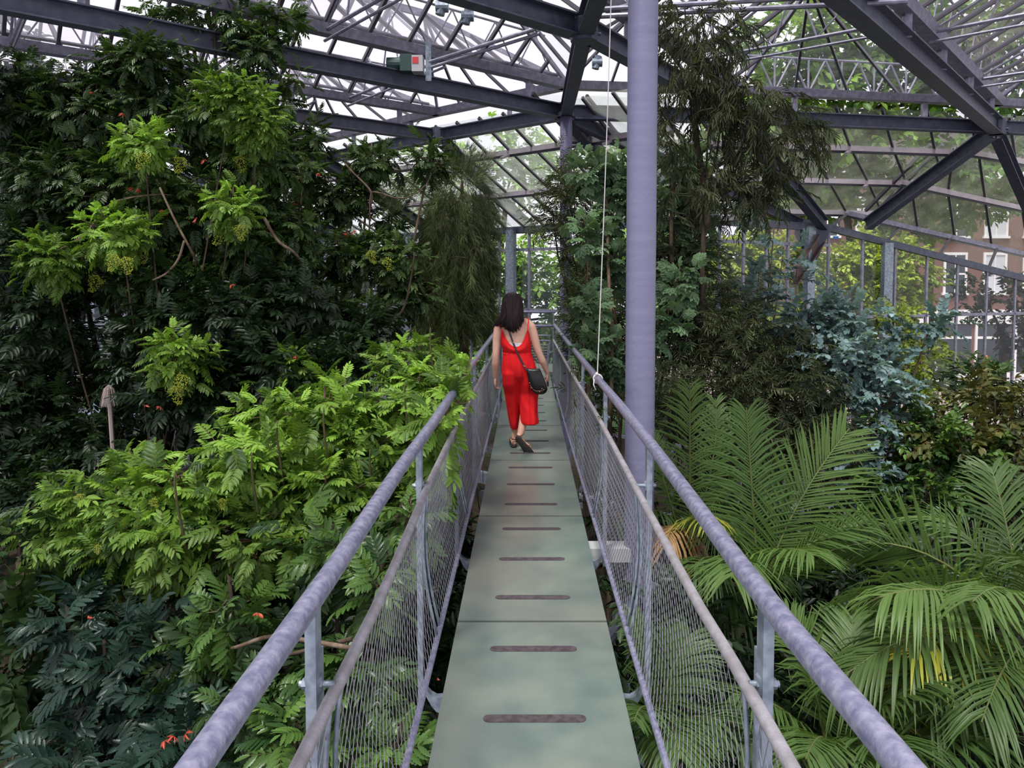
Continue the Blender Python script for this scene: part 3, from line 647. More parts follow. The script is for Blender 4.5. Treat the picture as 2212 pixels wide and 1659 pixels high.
# legs: planted left foot ahead, right foot trailing with raised heel
aL = Wp(1112, 955, .12); aR = Wp(1124, 935, -.08)
chain([Wp(1108, 815, .02), Wp(1112, 870, .1), Wp(1113, 905, .13), aL], [.085, .058, .050, .034]); chain([Wp(1134, 815, .0), Wp(1138, 865, .06), Wp(1133, 900, .0), aR], [.085, .058, .053, .033])
hL = aL
b.tube([aL, aL+V3(0, -.02, -.035)], [.034, .030], 10)
fz = DECK+.018
fL = [V3(aL[0]-.01, aL[1]-.045, fz+.028), V3(aL[0]-.012, aL[1]+.03, fz+.035), V3(aL[0]-.02, aL[1]+.10, fz+.025), V3(aL[0]-.025, aL[1]+.15, fz+.012)]
b.tube(fL, [.027, .034, .036, .026], 12)
for i in range(5): b.tube([fL[3]+V3(-.03+i*.0145, -.01, 0), fL[3]+V3(-.034+i*.0155, .035-.004*i, -.002)], [.010, .008], 6)
# right foot: sole faces the viewer, toe on the deck
toe = V3(Wp(1140, 980)[0], aR[1]-.05, DECK+.03); heel = V3(Wp(1120, 944)[0], aR[1]-.035, aR[2]-.03)
fd = nrm(toe-heel)
b.tube([aR, heel+V3(0, .02, .01)], [.033, .030], 10)
fR = [heel+V3(0, .02, 0), heel+fd*.07+V3(0, .03, 0), heel+fd*.14+V3(0, .025, 0), heel+fd*.19+V3(0, .02, 0)]
b.tube(fR, [.027, .032, .037, .026], 12)
sx = nrm(np.cross(fd, V3(0, 1, .3)))
for i in range(5): b.tube([fR[3]+sx*(-.03+i*.0145), fR[3]+sx*(-.034+i*.0155)+fd*(.04-.004*i)], [.010, .008], 6)
body = b.build('body', M['skin'], wm); remesh(body, .0055, 9, .5)
# sandals
def sandal(path, up, w, name):
    g = MB(); g.loft([(p-np.array(up)*.012, ww, .010, nrm(np.cross(nrm(path[-1]-path[0]), up)), nrm(up)) for p, ww in zip(path, w)], 14); o = g.build(name, M['sole'], wm, smooth=True); return o
pa = [fL[0]+V3(0, -.03, -.022), fL[0]+V3(0, .0, -.022), fL[1]+V3(0, 0, -.028), fL[2]+V3(0, 0, -.02), fL[3]+V3(0, .02, -.006), fL[3]+V3(0, .045, -.004)]
s1 = sandal(pa, V3(0, 0, 1), [.015, .034, .034, .042, .040, .02], 'sandal')
upR = nrm(np.cross(sx, fd)); upR = upR if upR[1] > 0 else -upR
pb = [heel-fd*.03+upR*.0, heel+upR*.0, heel+fd*.07-upR*.006, heel+fd*.14-upR*.016, heel+fd*.20-upR*.008, heel+fd*.245-upR*.0]
pb = [p+V3(0, -.010, 0) for p in pb]
s2 = sandal(pb, upR, [.012, .036, .034, .044, .040, .015], 'sandal')
def band(pts, r, o, m='strapb', name='strap'): MB().tube(spline(pts, 14), r, 6).build(name, M[m], o, smooth=True)
for t in (0., .03):
    c = aL+V3(0, -.005, -.015+t); band([c+V3(.037*math.cos(a), .037*math.sin(a), 0) for a in np.linspace(0, 2*math.pi, 9)], .0055, s1)
c = fL[2]; band([c+V3(.041*math.cos(a), 0, .036*math.sin(a)) for a in np.linspace(-.4, math.pi+.4, 7)], .006, s1); band([fL[3]+V3(.036*math.cos(a), -.01, .03*math.sin(a)) for a in np.linspace(-.4, math.pi+.4, 7)], .006, s1)
band([aL+V3(-.02, -.045, -.05), aL+V3(-.02, -.042, -.01), aL+V3(.02, -.042, -.01), aL+V3(.02, -.045, -.05)], .006, s1)
c = aR+V3(0, 0, -.005); band([c+V3(.037*math.cos(a), .037*math.sin(a), .01*math.cos(a)) for a in np.linspace(0, 2*math.pi, 9)], .006, s2)
for t, w in ((.06, .038), (.125, .042), (.15, .042)): band([heel+fd*t+sx*w*math.cos(a)+upR*(.018+w*math.sin(a)) for a in np.linspace(-.4, math.pi+.4, 7)], .006, s2, 'strapb' if t < .1 else 'gold')
band([heel+sx*.03, heel-fd*.02+upR*.02-sx*0+V3(0, 0, .015), heel-sx*.03], .006, s2)
# jumpsuit: bodice
g = MB(); nA, nK = 64, 14; vw = 762
def top_v(a):   # angle 0 = right side, -90deg = back
    back = max(0, -math.sin(a)); x = math.cos(a)
    if math.sin(a) < 0:
        return 709+ (747-709)*(1-(abs(x)/.86)**2.4) if abs(x) < .86 else 709+(abs(x)-.86)*130
    return 712 if abs(x) < .86 else 712+(abs(x)-.86)*110
for k in range(nK+1):
    for j in range(nA):
        a = 2*math.pi*j/nA; tv = top_v(a); v = tv+(vw-tv)*k/nK; c, rx, ry, _, _, fn = ring(v); puff = .010+.016*math.sin(math.pi*min(1, k/nK)*.95)**2+ (.004*math.sin(a*17)*(k/nK))
        g.v.append(tuple(c+XA*(rx+puff)*math.cos(a)*fn(a)+YA*(ry+puff)*math.sin(a)*fn(a)))
g.f = [(k*nA+(j+1) % nA, k*nA+j, (k+1)*nA+j, (k+1)*nA+(j+1) % nA) for k in range(nK) for j in range(nA)]
bo = g.build('bodice', M['red_cloth'], wm, smooth=True); so = bo.modifiers.new('s', 'SOLIDIFY'); so.thickness = .004; so.offset = 0; sb = bo.modifiers.new('b', 'SUBSURF'); sb.levels = 1; sb.render_levels = 1
for s, pts in ((1, [Wp(1139.5, 717, -.112), Wp(1140, 705, -.101), Wp(1141, 695, -.078), Wp(1141.5, 688, -.04), Wp(1141, 687, .01), Wp(1139, 700, .085)]), (-1, [Wp(1085.5, 717, -.112), Wp(1082.5, 706, -.101), Wp(1081.5, 697, -.078), Wp(1083, 690, -.04), Wp(1084, 688, .01), Wp(1087, 700, .085)])):
    MB().tube(spline(pts, 14), .0052, 8).build('shoulder_strap', M['red_cloth'], wm, smooth=True)
g = MB()
rb = [ring(v, .006) for v in (739, 741, 746, 748)]; g.loft(rb, 40, cap=False); g.build('bra_band', M['bra'], wm, smooth=True)
# waistband
g = MB(); vs = []
for k, (v, p) in enumerate(((757, .020), (759, .014), (762, .011), (764, .016))):
    c, rx, ry, _, _, fn = ring(v); vs += [c+XA*(rx+p+.0025*math.sin(30*a))*math.cos(a)+YA*(ry+p+.0025*math.sin(30*a))*math.sin(a) for a in np.linspace(0, 2*math.pi, 120, endpoint=False)]
g.add(vs, [(k*120+(j+1) % 120, k*120+j, (k+1)*120+j, (k+1)*120+(j+1) % 120) for k in range(3) for j in range(120)]); g.build('waistband', M['red_cloth'], wm, smooth=True)
# trousers
g = MB()
def rg(u0, u1, v, hd, dy, amp=.0, ph=0, n=7): c = Wp((u0+u1)/2, v, dy); return (c, (u1-u0)/2*SW, hd, XA, YA, lambda a: 1+amp*math.sin(n*a+ph)+amp*.6*math.sin(3*a+ph*2))
g.loft([rg(1088, 1147, 759, .105, 0), rg(1086, 1150, 768, .115, 0, .012, 0, 15), rg(1084, 1156, 785, .13, 0, .015, 0, 9), rg(1083, 1161, 800, .13, 0, .01), rg(1084, 1163, 812, .118, .0, .01), rg(1092, 1158, 822, .09, .01, .01)], 40)
g.loft([rg(1090, 1124, 788, .10, 0), rg(1084, 1126, 805, .125, 0), rg(1085, 1125, 830, .118, .02, .01), rg(1089, 1125, 850, .10, .05, .02), rg(1092, 1124, 875, .098, .08, .03, 1), rg(1096, 1123, 900, .092, .10, .04, 2), rg(1100, 1122, 920, .085, .11, .05, 3), rg(1103, 1120, 931, .078, .12, .05, 3)], 36)
g.loft([rg(1120, 1155, 788, .10, 0), rg(1118, 1162, 805, .125, 0), rg(1119, 1163, 830, .118, .01, .015), rg(1121, 1164, 850, .108, .03, .025, 1), rg(1122, 1162, 870, .115, .02, .035, 2), rg(1123, 1162, 890, .118, .0, .045, 2.6), rg(1124, 1164, 905, .115, -.02, .05, 3), rg(1125, 1165, 914, .11, -.03, .05, 3)], 36)
tr_ = g.build('trousers', M['red_cloth'], wm); remesh(tr_, .006, 30, .6)
# drape folds as real relief on the trousers
for vtx in tr_.data.vertices:
    w = vtx.co+wm.location; u_ = w.x/SW; zz = w.z
    k = .0045*math.sin(u_*.42+zz*3)*min(1, max(0, (pz(770)-zz)*6))+.006*math.sin((zz*26)+u_*.25)*max(0, min(1, (pz(845)-zz)*8))*max(0, min(1, (zz-pz(905))*9))*(1 if w.x > px(1124) else .3)
    vtx.co.y -= k; vtx.co.x += k*.3
# hair
g = MB(); top = hc+V3(0, 0, 0); HS = [(631, 1106, 3, .02, .03), (633, 1106, 10, .055, .03), (638, 1106, 17, .085, .028), (646, 1106.5, 21, .102, .02), (656, 1106.5, 22.8, .108, .012), (666, 1107, 23.5, .100, .0), (676, 1107, 24.5, .085, -.015), (686, 1106, 25.5, .062, -.045), (694, 1103, 23, .040, -.066), (701, 1105, 18, .025, -.088), (707, 1108, 12, .014, -.102), (712, 1109, 6, .006, -.110)]
def fl(k): return lambda a: 1+.018*math.sin(23*a+k*.25)+.012*math.sin(41*a-k*.3)
g.loft([(Wp(u, v, dy), hw*SW, hd, XA, YA, fl(i)) for i, (v, u, hw, hd, dy) in enumerate(HS)], 96)
hair = g.build('hair', M['hair'], wm, smooth=True)
g = MB()
for i in range(700):
    s = random.uniform(-1, 1); v0 = random.uniform(634, 672); hw0 = np.interp(v0, [q[0] for q in HS], [q[2] for q in HS]); u0 = 1106+s*hw0
    endv = 716-11*abs(s+.05)**1.3-random.uniform(0, 7); eu = 1107+s*24 if s > 0 else 1108+s*36*(.75+.25*random.random())
    if s > 0: eu = 1108+s*18; endv = 713-30*s*s-random.uniform(0, 5)
    if s < -.55: endv = 706-random.uniform(0, 6)
    d0 = -math.sqrt(max(0, 1-s*s))*.105+.012; P_ = [Wp(u0, v0, d0-.002), Wp(u0*.5+(1106+s*25)*.5, (v0+endv)/2+2, -math.sqrt(max(0, 1-s*s))*.08-.04), Wp(eu, endv, -.118+.05*abs(s))]
    g.tube(spline(P_, 6), [.0022, .003, .003, .0028, .002, .0006], 4, cap=False)
for (u0, v0, u1, v1, r) in ((1090, 672, 1068, 706, .014), (1092, 675, 1074, 705, .014), (1096, 680, 1083, 706, .014), (1098, 684, 1091, 703, .012), (1100, 685, 1097, 709, .012), (1104, 690, 1103, 714, .012), (1108, 690, 1109, 717, .013), (1112, 690, 1115, 715, .012), (1116, 688, 1121, 711, .012), (1122, 682, 1126, 704, .012), (1126, 676, 1129, 697, .010)):
    dd = -.075-.03*(1-abs((u0-1107)/25))
    for q in range(26):
        ox, oy, oe = random.gauss(0, 2.6), random.gauss(0, .006), random.gauss(0, 2.0)
        g.tube(spline([Wp(u0+ox, v0-22, dd+.012+oy), Wp(u0+ox, v0, dd-.014+oy), Wp((u0+u1)/2+ox*.9, (v0+v1)/2+2, dd-.022+oy), Wp(u1+oe, v1+random.uniform(-5, 3), dd-.018+oy*.5)], 7), [.002, .0032, .0034, .0034, .003, .002, .0006], 4, cap=False)
g.build('hair_strands', M['hair'], wm, smooth=True, kind='stuff')
# shoulder bag, phone
bag = empty('shoulder_bag', tuple(Wp(1160, 846, -.10)), label='black slouchy shoulder bag hanging at the woman\'s right hip', cat='bag')
g = MB(); secs = []
for v, u0, u1, hd, p in ((793, 1138, 1166, .022, 0), (800, 1138, 1169, .032, 0), (812, 1140, 1174, .042, 0), (825, 1143, 1179, .048, 0), (836, 1147, 1182, .045, 0), (843, 1152, 1179, .032, 0), (847, 1158, 1173, .015, 0)):
    secs.append((Wp((u0+u1)/2, v, -.14), (u1-u0)/2*SW, hd, XA, YA, lambda a: (abs(math.cos(a))**3.5+abs(math.sin(a))**3.5)**(-1/3.5)))
g.loft(secs, 32); bo_ = g.build('bag_body', M['blk'], bag, smooth=True)
g = MB(); g.tube(spline([Wp(1137, 794, -.185), Wp(1152, 797, -.19), Wp(1167, 795, -.17)], 10), .004, 6); g.build('zip', M['sole'], bag)
MB().tube(spline([Wp(1145, 826, -.192), Wp(1155, 838, -.195), Wp(1172, 838, -.185)], 10), .003, 5).build('seam', M['strapb'], bag)
for (u, v) in ((1144, 822), (1147, 832), (1170, 834), (1174, 836), (1165, 840)): g = MB(); g.ball(Wp(u, v, -.19), .006, n=8); g.build('stud', M['gold'], bag, smooth=True)
# strap across the back
pts = [Wp(1090, 690, .02), Wp(1093, 696, -.045), Wp(1099, 711, -.098), Wp(1107, 733, -.112), Wp(1116, 755, -.128), Wp(1126, 775, -.135), Wp(1134, 789, -.15), Wp(1138, 796, -.16)]
sp = spline(pts, 26); g = MB()
for a_, b_ in zip(sp[:-1], sp[1:]): g.bar(a_, b_+(b_-a_)*.15, .017, .004, up=(.1, -1, 0))
so_ = g.build('shoulder_strap', M['blk'], bag)
for (u, v) in ((1110.5, 738), (1133, 787)): 
    g = MB(); c = Wp(u, v, -.128 if v < 760 else -.155); g.bar(c+V3(-.012, 0, .006), c+V3(.012, 0, -.004), .008, .006); g.build('buckle', M['gold'], so_)
MB().tube(spline([Wp(1090, 690, .02), Wp(1098, 700, .10), Wp(1115, 740, .14), Wp(1140, 790, .12), Wp(1158, 800, -.02), Wp(1164, 797, -.12)], 20), .006, 6).build('front_strap', M['blk'], bag)
ph = Wp(1184, 822, .055); g = MB(); g.loft([(ph+V3(0, 0, z), w, h, V3(.25, .97, 0), V3(.97, -.25, 0)) for z, w, h in ((-.07, .030, .003), (-.068, .035, .0045), (.068, .035, .0045), (.07, .030, .003))], 20)
tag(g.build('phone', M['blk'], smooth=False), 'black phone held in the woman\'s right hand', 'phone')
# ------------------------------------------------------------------ foliage engine
def quads_leaflet(o, d, n, L, w, fold=.25, droop=0.0, a=.3, b=.68):
    """one leaflet as two quads folded on the midrib; o base, d direction, n normal"""
    d = nrm(d); x = nrm(np.cross(d, n)); n = np.cross(x, d); dn = n*(-droop*L)
    tip = o+d*L+dn
    v = [o, o+d*L*a+x*w+n*w*fold+dn*a*a, o+d*L*b+x*w*.85+n*w*fold+dn*b*b, tip, o+d*L*b-x*w*.85+n*w*fold+dn*b*b, o+d*L*a-x*w+n*w*fold+dn*a*a]
    return v, [(0, 1, 2, 3), (0, 3, 4, 5)]
class Tmp:
    def __init__(s): s.v = []; s.f = []; s.t = []
    def add(s, v, f, t):
        b = len(s.v); s.v += [np.array(p) for p in v]; s.f += [tuple(b+i for i in q) for q in f]; s.t += list(t) if hasattr(t, '__len__') else [t]*len(v)
    def strip(s, pts, w, t=.3):
        pts = np.array(pts); k = len(pts); v = []
        for i in range(k):
            ww = w*(1-.6*i/k); v += [pts[i]+V3(ww, 0, 0), pts[i]-V3(ww, 0, 0)]
        s.add(v, [(2*i, 2*i+1, 2*i+3, 2*i+2) for i in range(k-1)], t)
    def fin(s): return dict(v=np.array(s.v), f=np.array(s.f), t=np.array(s.t))
def pinnate(pairs=6, L=1.0, lw=.055, ll=.30, droop=.35, jit=.1, serr=False, seed=0):
    """unit long compound leaf along +Y, arching down; colour tone t: rib .9, leaflets 0-.6"""
    R = random.Random(seed); T = Tmp(); n = pairs+2
    def c(t): return V3(.02*math.sin(3*t+seed), t-.12*t*t*droop, .10*t-droop*t*t)
    T.strip([c(t) for t in np.linspace(0, .95, 5)], .009, 1.2)
    for i in range(pairs+1):
        t = .22+.74*i/pairs; p = c(t); tg = nrm(c(t+.02)-c(t-.02)); sc = (.75+.45*math.sin(math.pi*min(1, .25+.62*i/pairs)))
        sides = (1, -1) if i < pairs else (0,)
        for s in sides:
            d = tg*(.62+.35*i/pairs if s else 1)+V3(s*.9, 0, 0)+V3(R.uniform(-jit, jit), R.uniform(-jit, jit), R.uniform(-jit, jit)-.12)
            up = V3(-s*.15+R.uniform(-.25, .25), .1, 1)
            l = ll*sc*R.uniform(.9, 1.1); tone = R.uniform(0, .35)+.25*i/pairs
            if serr:
                dd = nrm(d); x = nrm(np.cross(dd, up)); nn = np.cross(x, dd); m = 6; vs = [p]; Ls = []; Rs = []; mids = []
                for k in range(m*2+1):
                    f = k/(m*2); wv = lw*sc*(math.sin(math.pi*min(1, f*.93+.04))**.75)*(1.12 if k % 2 else .84)
                    q = p+dd*l*f-nn*l*.22*f*f
                    mids.append(q); Ls.append(q+x*wv+nn*wv*.3+dd*l*.03*(k % 2)); Rs.append(q-x*wv+nn*wv*.3+dd*l*.03*(k % 2))
                k2 = m*2+1; V_ = mids+Ls+Rs; F_ = [(i_, k2+i_, k2+i_+1, i_+1) for i_ in range(k2-1)]+[(i_, i_+1, 2*k2+i_+1, 2*k2+i_) for i_ in range(k2-1)]
                T.add(V_, F_, tone)
            else:
                v, f = quads_leaflet(p, d, up, l, lw*sc, .3, .2); T.add(v, f, tone)
    return T.fin()
def sprig(n=14, ll=.28, lw=.022, spread=.9, droop=.4, seed=0, pairs=False, ld=.25, stem=.008, a=.3, b=.68):
    R = random.Random(seed); T = Tmp()
    def c(t): return V3(.05*math.sin(4*t+seed), t-.1*t*t, -droop*t*t)
    T.strip([c(t) for t in np.linspace(0, 1, 4)], stem, 1.3)
    for i in range(n):
        t = .12+.88*i/n; p = c(t)
        for s in ((1, -1) if pairs else ((1,) if i % 2 else (-1,))):
            an = R.uniform(-.9, .9); d = V3(s*spread*math.cos(an), R.uniform(.3, .9), spread*.6*math.sin(an)-ld)
            v, f = quads_leaflet(p, d, V3(R.uniform(-.5, .5), R.uniform(-.3, .3), 1), ll*R.uniform(.75, 1.15), lw*R.uniform(.8, 1.15), .25, .35, a, b); T.add(v, f, R.uniform(0, .6))
    d = c(1)-c(.9); v, f = quads_leaflet(c(1), d, V3(0, 0, 1), ll, lw, .25, .3, a, b); T.add(v, f, .6)
    return T.fin()
def palmate(lobes=8, seed=0):
    R = random.Random(seed); T = Tmp(); T.strip([V3(0, 0, 0), V3(0, .3, .03), V3(0, .55, 0)], .012, 1.2)
    c = V3(0, .55, 0)
    for i in range(lobes):
        an = (i/(lobes-1)-.5)*math.radians(290); L_ = .55*(.72+.38*math.cos(an/2))*R.uniform(.9, 1.1)
        d = V3(math.sin(an), math.cos(an), -.22+R.uniform(-.1, .1)); x = nrm(np.cross(d, V3(0, 0, 1)))
        tone = R.uniform(0, .4)
        v, f = quads_leaflet(c, d, V3(R.uniform(-.2, .2), 0, 1), L_*.85, .085, .25, .3, .5, .85); T.add(v, f, tone)
        for s in (1, -1):
            d2 = d+x*s*.75; v, f = quads_leaflet(c+nrm(d)*L_*.38-V3(0, 0, .03), d2, V3(0, 0, 1), L_*.36, .05, .2, .3, .5, .8); T.add(v, f, tone)
    return T.fin()
def tassel(n=34, seed=0):
    """hanging spray of thread-like needles around a thin twig (unit long)"""
    R = random.Random(seed); T = Tmp(); T.strip([V3(0, 0, 0), V3(0, .5, -.04), V3(0, 1, -.12)], .006, 1.4)
    for i in range(n):
        t = R.uniform(0, .95); p = V3(0, t, -.12*t*t); an = R.uniform(0, 2*math.pi); q = R.uniform(.18, .42)
        e = p+V3(math.cos(an)*q*.55, q*.8, math.sin(an)*q*.35-q*.25); m_ = (p+e)/2+V3(math.cos(an)*.03, 0, .04); x = V3(.0055, 0, .003)
        T.add([p+x, p-x, m_-x, m_+x, e+x*.3, e-x*.3], [(0, 1, 2, 3), (3, 2, 5, 4)], R.uniform(0, .7))
    return T.fin()
def twig(n=9, ll=.34, lw=.10, seed=0): return sprig(n, ll, lw, .9, .25, seed, False, .25, .007, .35, .65)
TPL = dict(
    pin=[pinnate(6, seed=i) for i in range(4)], pin5=[pinnate(5, lw=.06, ll=.34, droop=.25, seed=10+i) for i in range(3)],
    pinhi=[pinnate(6, seed=20+i, serr=True, lw=.05, ll=.32) for i in range(3)],
    narrow=[sprig(15, .30, .022, seed=i) for i in range(4)], willow=[sprig(16, .34, .024, .7, .7, seed=i, ld=.7) for i in range(4)],
    palm8=[palmate(8, i) for i in range(3)], euc=[sprig(7, .24, .085, .8, .25, i, True, .1, .008, .3, .7) for i in range(3)],
    tas=[tassel(seed=i) for i in range(4)], twig=[twig(seed=i) for i in range(4)], ell=[sprig(9, .30, .075, .8, .3, i, False, .2, .01, .35, .7) for i in range(3)],
    ivy=[sprig(8, .20, .085, .8, .5, i, False, .3, .006, .25, .6) for i in range(3)],
)
# colour sets: (dark old leaf, fresh leaf, rib/young tip)
PAL = dict(
    sumac=((.020, .055, .010), (.29, .50, .065), (.26, .22, .06)),
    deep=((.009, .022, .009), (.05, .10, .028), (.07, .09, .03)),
    mid=((.014, .040, .012), (.14, .26, .045), (.12, .12, .04)),
    teal=((.010, .028, .020), (.055, .11, .07), (.10, .12, .07)),
    tree=((.012, .033, .010), (.13, .235, .045), (.10, .10, .04)),
    olive=((.030, .044, .020), (.20, .24, .12), (.12, .10, .05)),
    grey=((.05, .10, .05), (.24, .38, .19), (.18, .20, .11)),
    willow=((.026, .036, .018), (.14, .16, .075), (.08, .07, .04)),
    euc=((.075, .14, .135), (.25, .36, .37), (.20, .26, .20)),
    gold=((.05, .10, .015), (.34, .42, .06), (.25, .22, .06)),
    rust=((.03, .045, .014), (.15, .15, .04), (.32, .13, .05)),
    cas=((.030, .050, .020), (.22, .28, .11), (.10, .09, .04)),
    out=((.07, .17, .025), (.40, .62, .10), (.12, .10, .04)),
    outy=((.11, .19, .025), (.46, .55, .07), (.15, .12, .04)),
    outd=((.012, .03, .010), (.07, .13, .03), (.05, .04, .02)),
    outp=((.14, .20, .11), (.40, .48, .28), (.2, .2, .1)),
)
CLEAR = .47
class Leaves:
    def __init__(s): s.P = []; s.D = []; s.U = []; s.S = []; s.N = []   # pos, dir, up, size, newness
    def add(s, p, d, u, sz, new):
        e = p+nrm(d)*sz*.8      # keep the walking corridor clear of leaves
        for q in (p, (p+e)/2, e):
            if abs(q[0]-.025) < CLEAR and q[1] < 13 and DECK-.22 < q[2] < DECK+2.4: return
        s.P.append(p); s.D.append(d); s.U.append(u); s.S.append(sz); s.N.append(new)
def frames(D, U):
    D = D/np.linalg.norm(D, axis=1, keepdims=True); X = np.cross(D, U); X /= np.linalg.norm(X, axis=1, keepdims=True)+1e-9; Z = np.cross(X, D)
    return np.stack([X, D, Z], axis=2)   # columns
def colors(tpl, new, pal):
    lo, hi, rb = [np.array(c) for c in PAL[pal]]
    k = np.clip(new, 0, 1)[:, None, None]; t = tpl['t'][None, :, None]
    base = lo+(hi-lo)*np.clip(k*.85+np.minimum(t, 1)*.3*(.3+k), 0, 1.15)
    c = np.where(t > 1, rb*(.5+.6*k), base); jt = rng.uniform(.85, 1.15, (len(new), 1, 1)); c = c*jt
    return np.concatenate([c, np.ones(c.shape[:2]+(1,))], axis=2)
def mesh_from(V, Fq, C, name, m):
    me = bpy.data.meshes.new(name); nv, nf = len(V), len(Fq)
    me.vertices.add(nv); me.vertices.foreach_set('co', V.astype(np.float32).ravel())
    me.loops.add(nf*4); me.loops.foreach_set('vertex_index', Fq.astype(np.int32).ravel())
    me.polygons.add(nf); me.polygons.foreach_set('loop_start', np.arange(0, nf*4, 4, dtype=np.int32)); me.polygons.foreach_set('loop_total', np.full(nf, 4, np.int32))
    a = me.color_attributes.new('Col', 'FLOAT_COLOR', 'POINT'); a.data.foreach_set('color', C.astype(np.float32).ravel())
    me.update(calc_edges=True); me.materials.append(m); return me
SHARED = {}
NTRI = [0]
def emit(root, lv, kind, pal, m, nobj, partname='leaf', jitter=True, hikind=None):
    """largest-seen leaves become objects with shared mesh, the rest one mesh of kind stuff"""
    if not lv.P: return
    P = np.array(lv.P); D = np.array(lv.D); U = np.array(lv.U); S = np.array(lv.S); Nw = np.array(lv.N); off = np.array(root.location)
    R = frames(D, U); size = S/np.maximum(.5, np.linalg.norm(P-V3(0, 0, CAMZ), axis=1)); order = np.argsort(-size*rng.uniform(.6, 1, len(size)))
    top, rest = order[:nobj], order[nobj:]
    hk = hikind or kind
    for i in top:
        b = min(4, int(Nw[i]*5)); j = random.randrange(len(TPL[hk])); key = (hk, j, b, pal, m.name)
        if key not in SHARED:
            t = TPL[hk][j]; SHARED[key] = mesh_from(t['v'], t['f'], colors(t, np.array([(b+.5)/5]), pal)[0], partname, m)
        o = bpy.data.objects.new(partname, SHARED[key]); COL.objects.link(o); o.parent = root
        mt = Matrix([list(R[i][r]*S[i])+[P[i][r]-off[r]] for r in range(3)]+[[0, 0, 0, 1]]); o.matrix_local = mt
    if len(rest):
        Vs, Fs, Cs = [], [], []; b = 0; pick = rng.integers(0, len(TPL[kind]), len(rest))
        for j, t in enumerate(TPL[kind]):
            idx = rest[pick == j]
            if not len(idx): continue
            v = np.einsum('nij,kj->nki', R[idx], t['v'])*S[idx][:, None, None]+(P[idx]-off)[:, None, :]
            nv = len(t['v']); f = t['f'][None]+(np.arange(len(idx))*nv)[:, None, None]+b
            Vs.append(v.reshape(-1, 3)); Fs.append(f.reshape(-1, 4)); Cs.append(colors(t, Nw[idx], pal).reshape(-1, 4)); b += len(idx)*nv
        V_, F_, C_ = np.concatenate(Vs), np.concatenate(Fs), np.concatenate(Cs); NTRI[0] += 2*len(F_)
        o = link('foliage', mesh_from(V_, F_, C_, 'foliage', m), root); tag(o, kind='stuff')
GA = 2.39996
def shoot(lv, P, d, n, L, new, stemlen=.25, low=-.15, drp=.25):
    """rosette of leaves round a shoot tip"""
    d = nrm(d); a = nrm(np.cross(d, V3(.3, .2, 1) if abs(d[2]) < .95 else V3(1, 0, 0))); b = np.cross(d, a); ph = random.uniform(0, 6.3)
    for i in range(n):
        f = i/max(1, n-1)     # 0 = tip, 1 = lowest
        an = ph+GA*i; r = a*math.cos(an)+b*math.sin(an); el = 1.25-(1.25-low)*f**.8
        dr = r*math.cos(el)+d*math.sin(el)+V3(0, 0, -drp*f)
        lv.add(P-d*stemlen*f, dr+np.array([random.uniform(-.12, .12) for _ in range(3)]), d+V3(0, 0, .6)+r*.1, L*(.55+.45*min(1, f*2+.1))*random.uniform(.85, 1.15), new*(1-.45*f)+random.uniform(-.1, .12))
def sprays(lv, P, d, n, L, new, spread=.5, hang=0.):
    for i in range(n):
        dr = nrm(d)+np.array([random.gauss(0, spread) for _ in range(3)])+V3(0, 0, -hang)
        lv.add(P+np.array([random.gauss(0, L*.25) for _ in range(3)]), dr, V3(random.uniform(-.4, .4), random.uniform(-.4, .4), 1), L*random.uniform(.7, 1.2), new+random.uniform(-.25, .25))
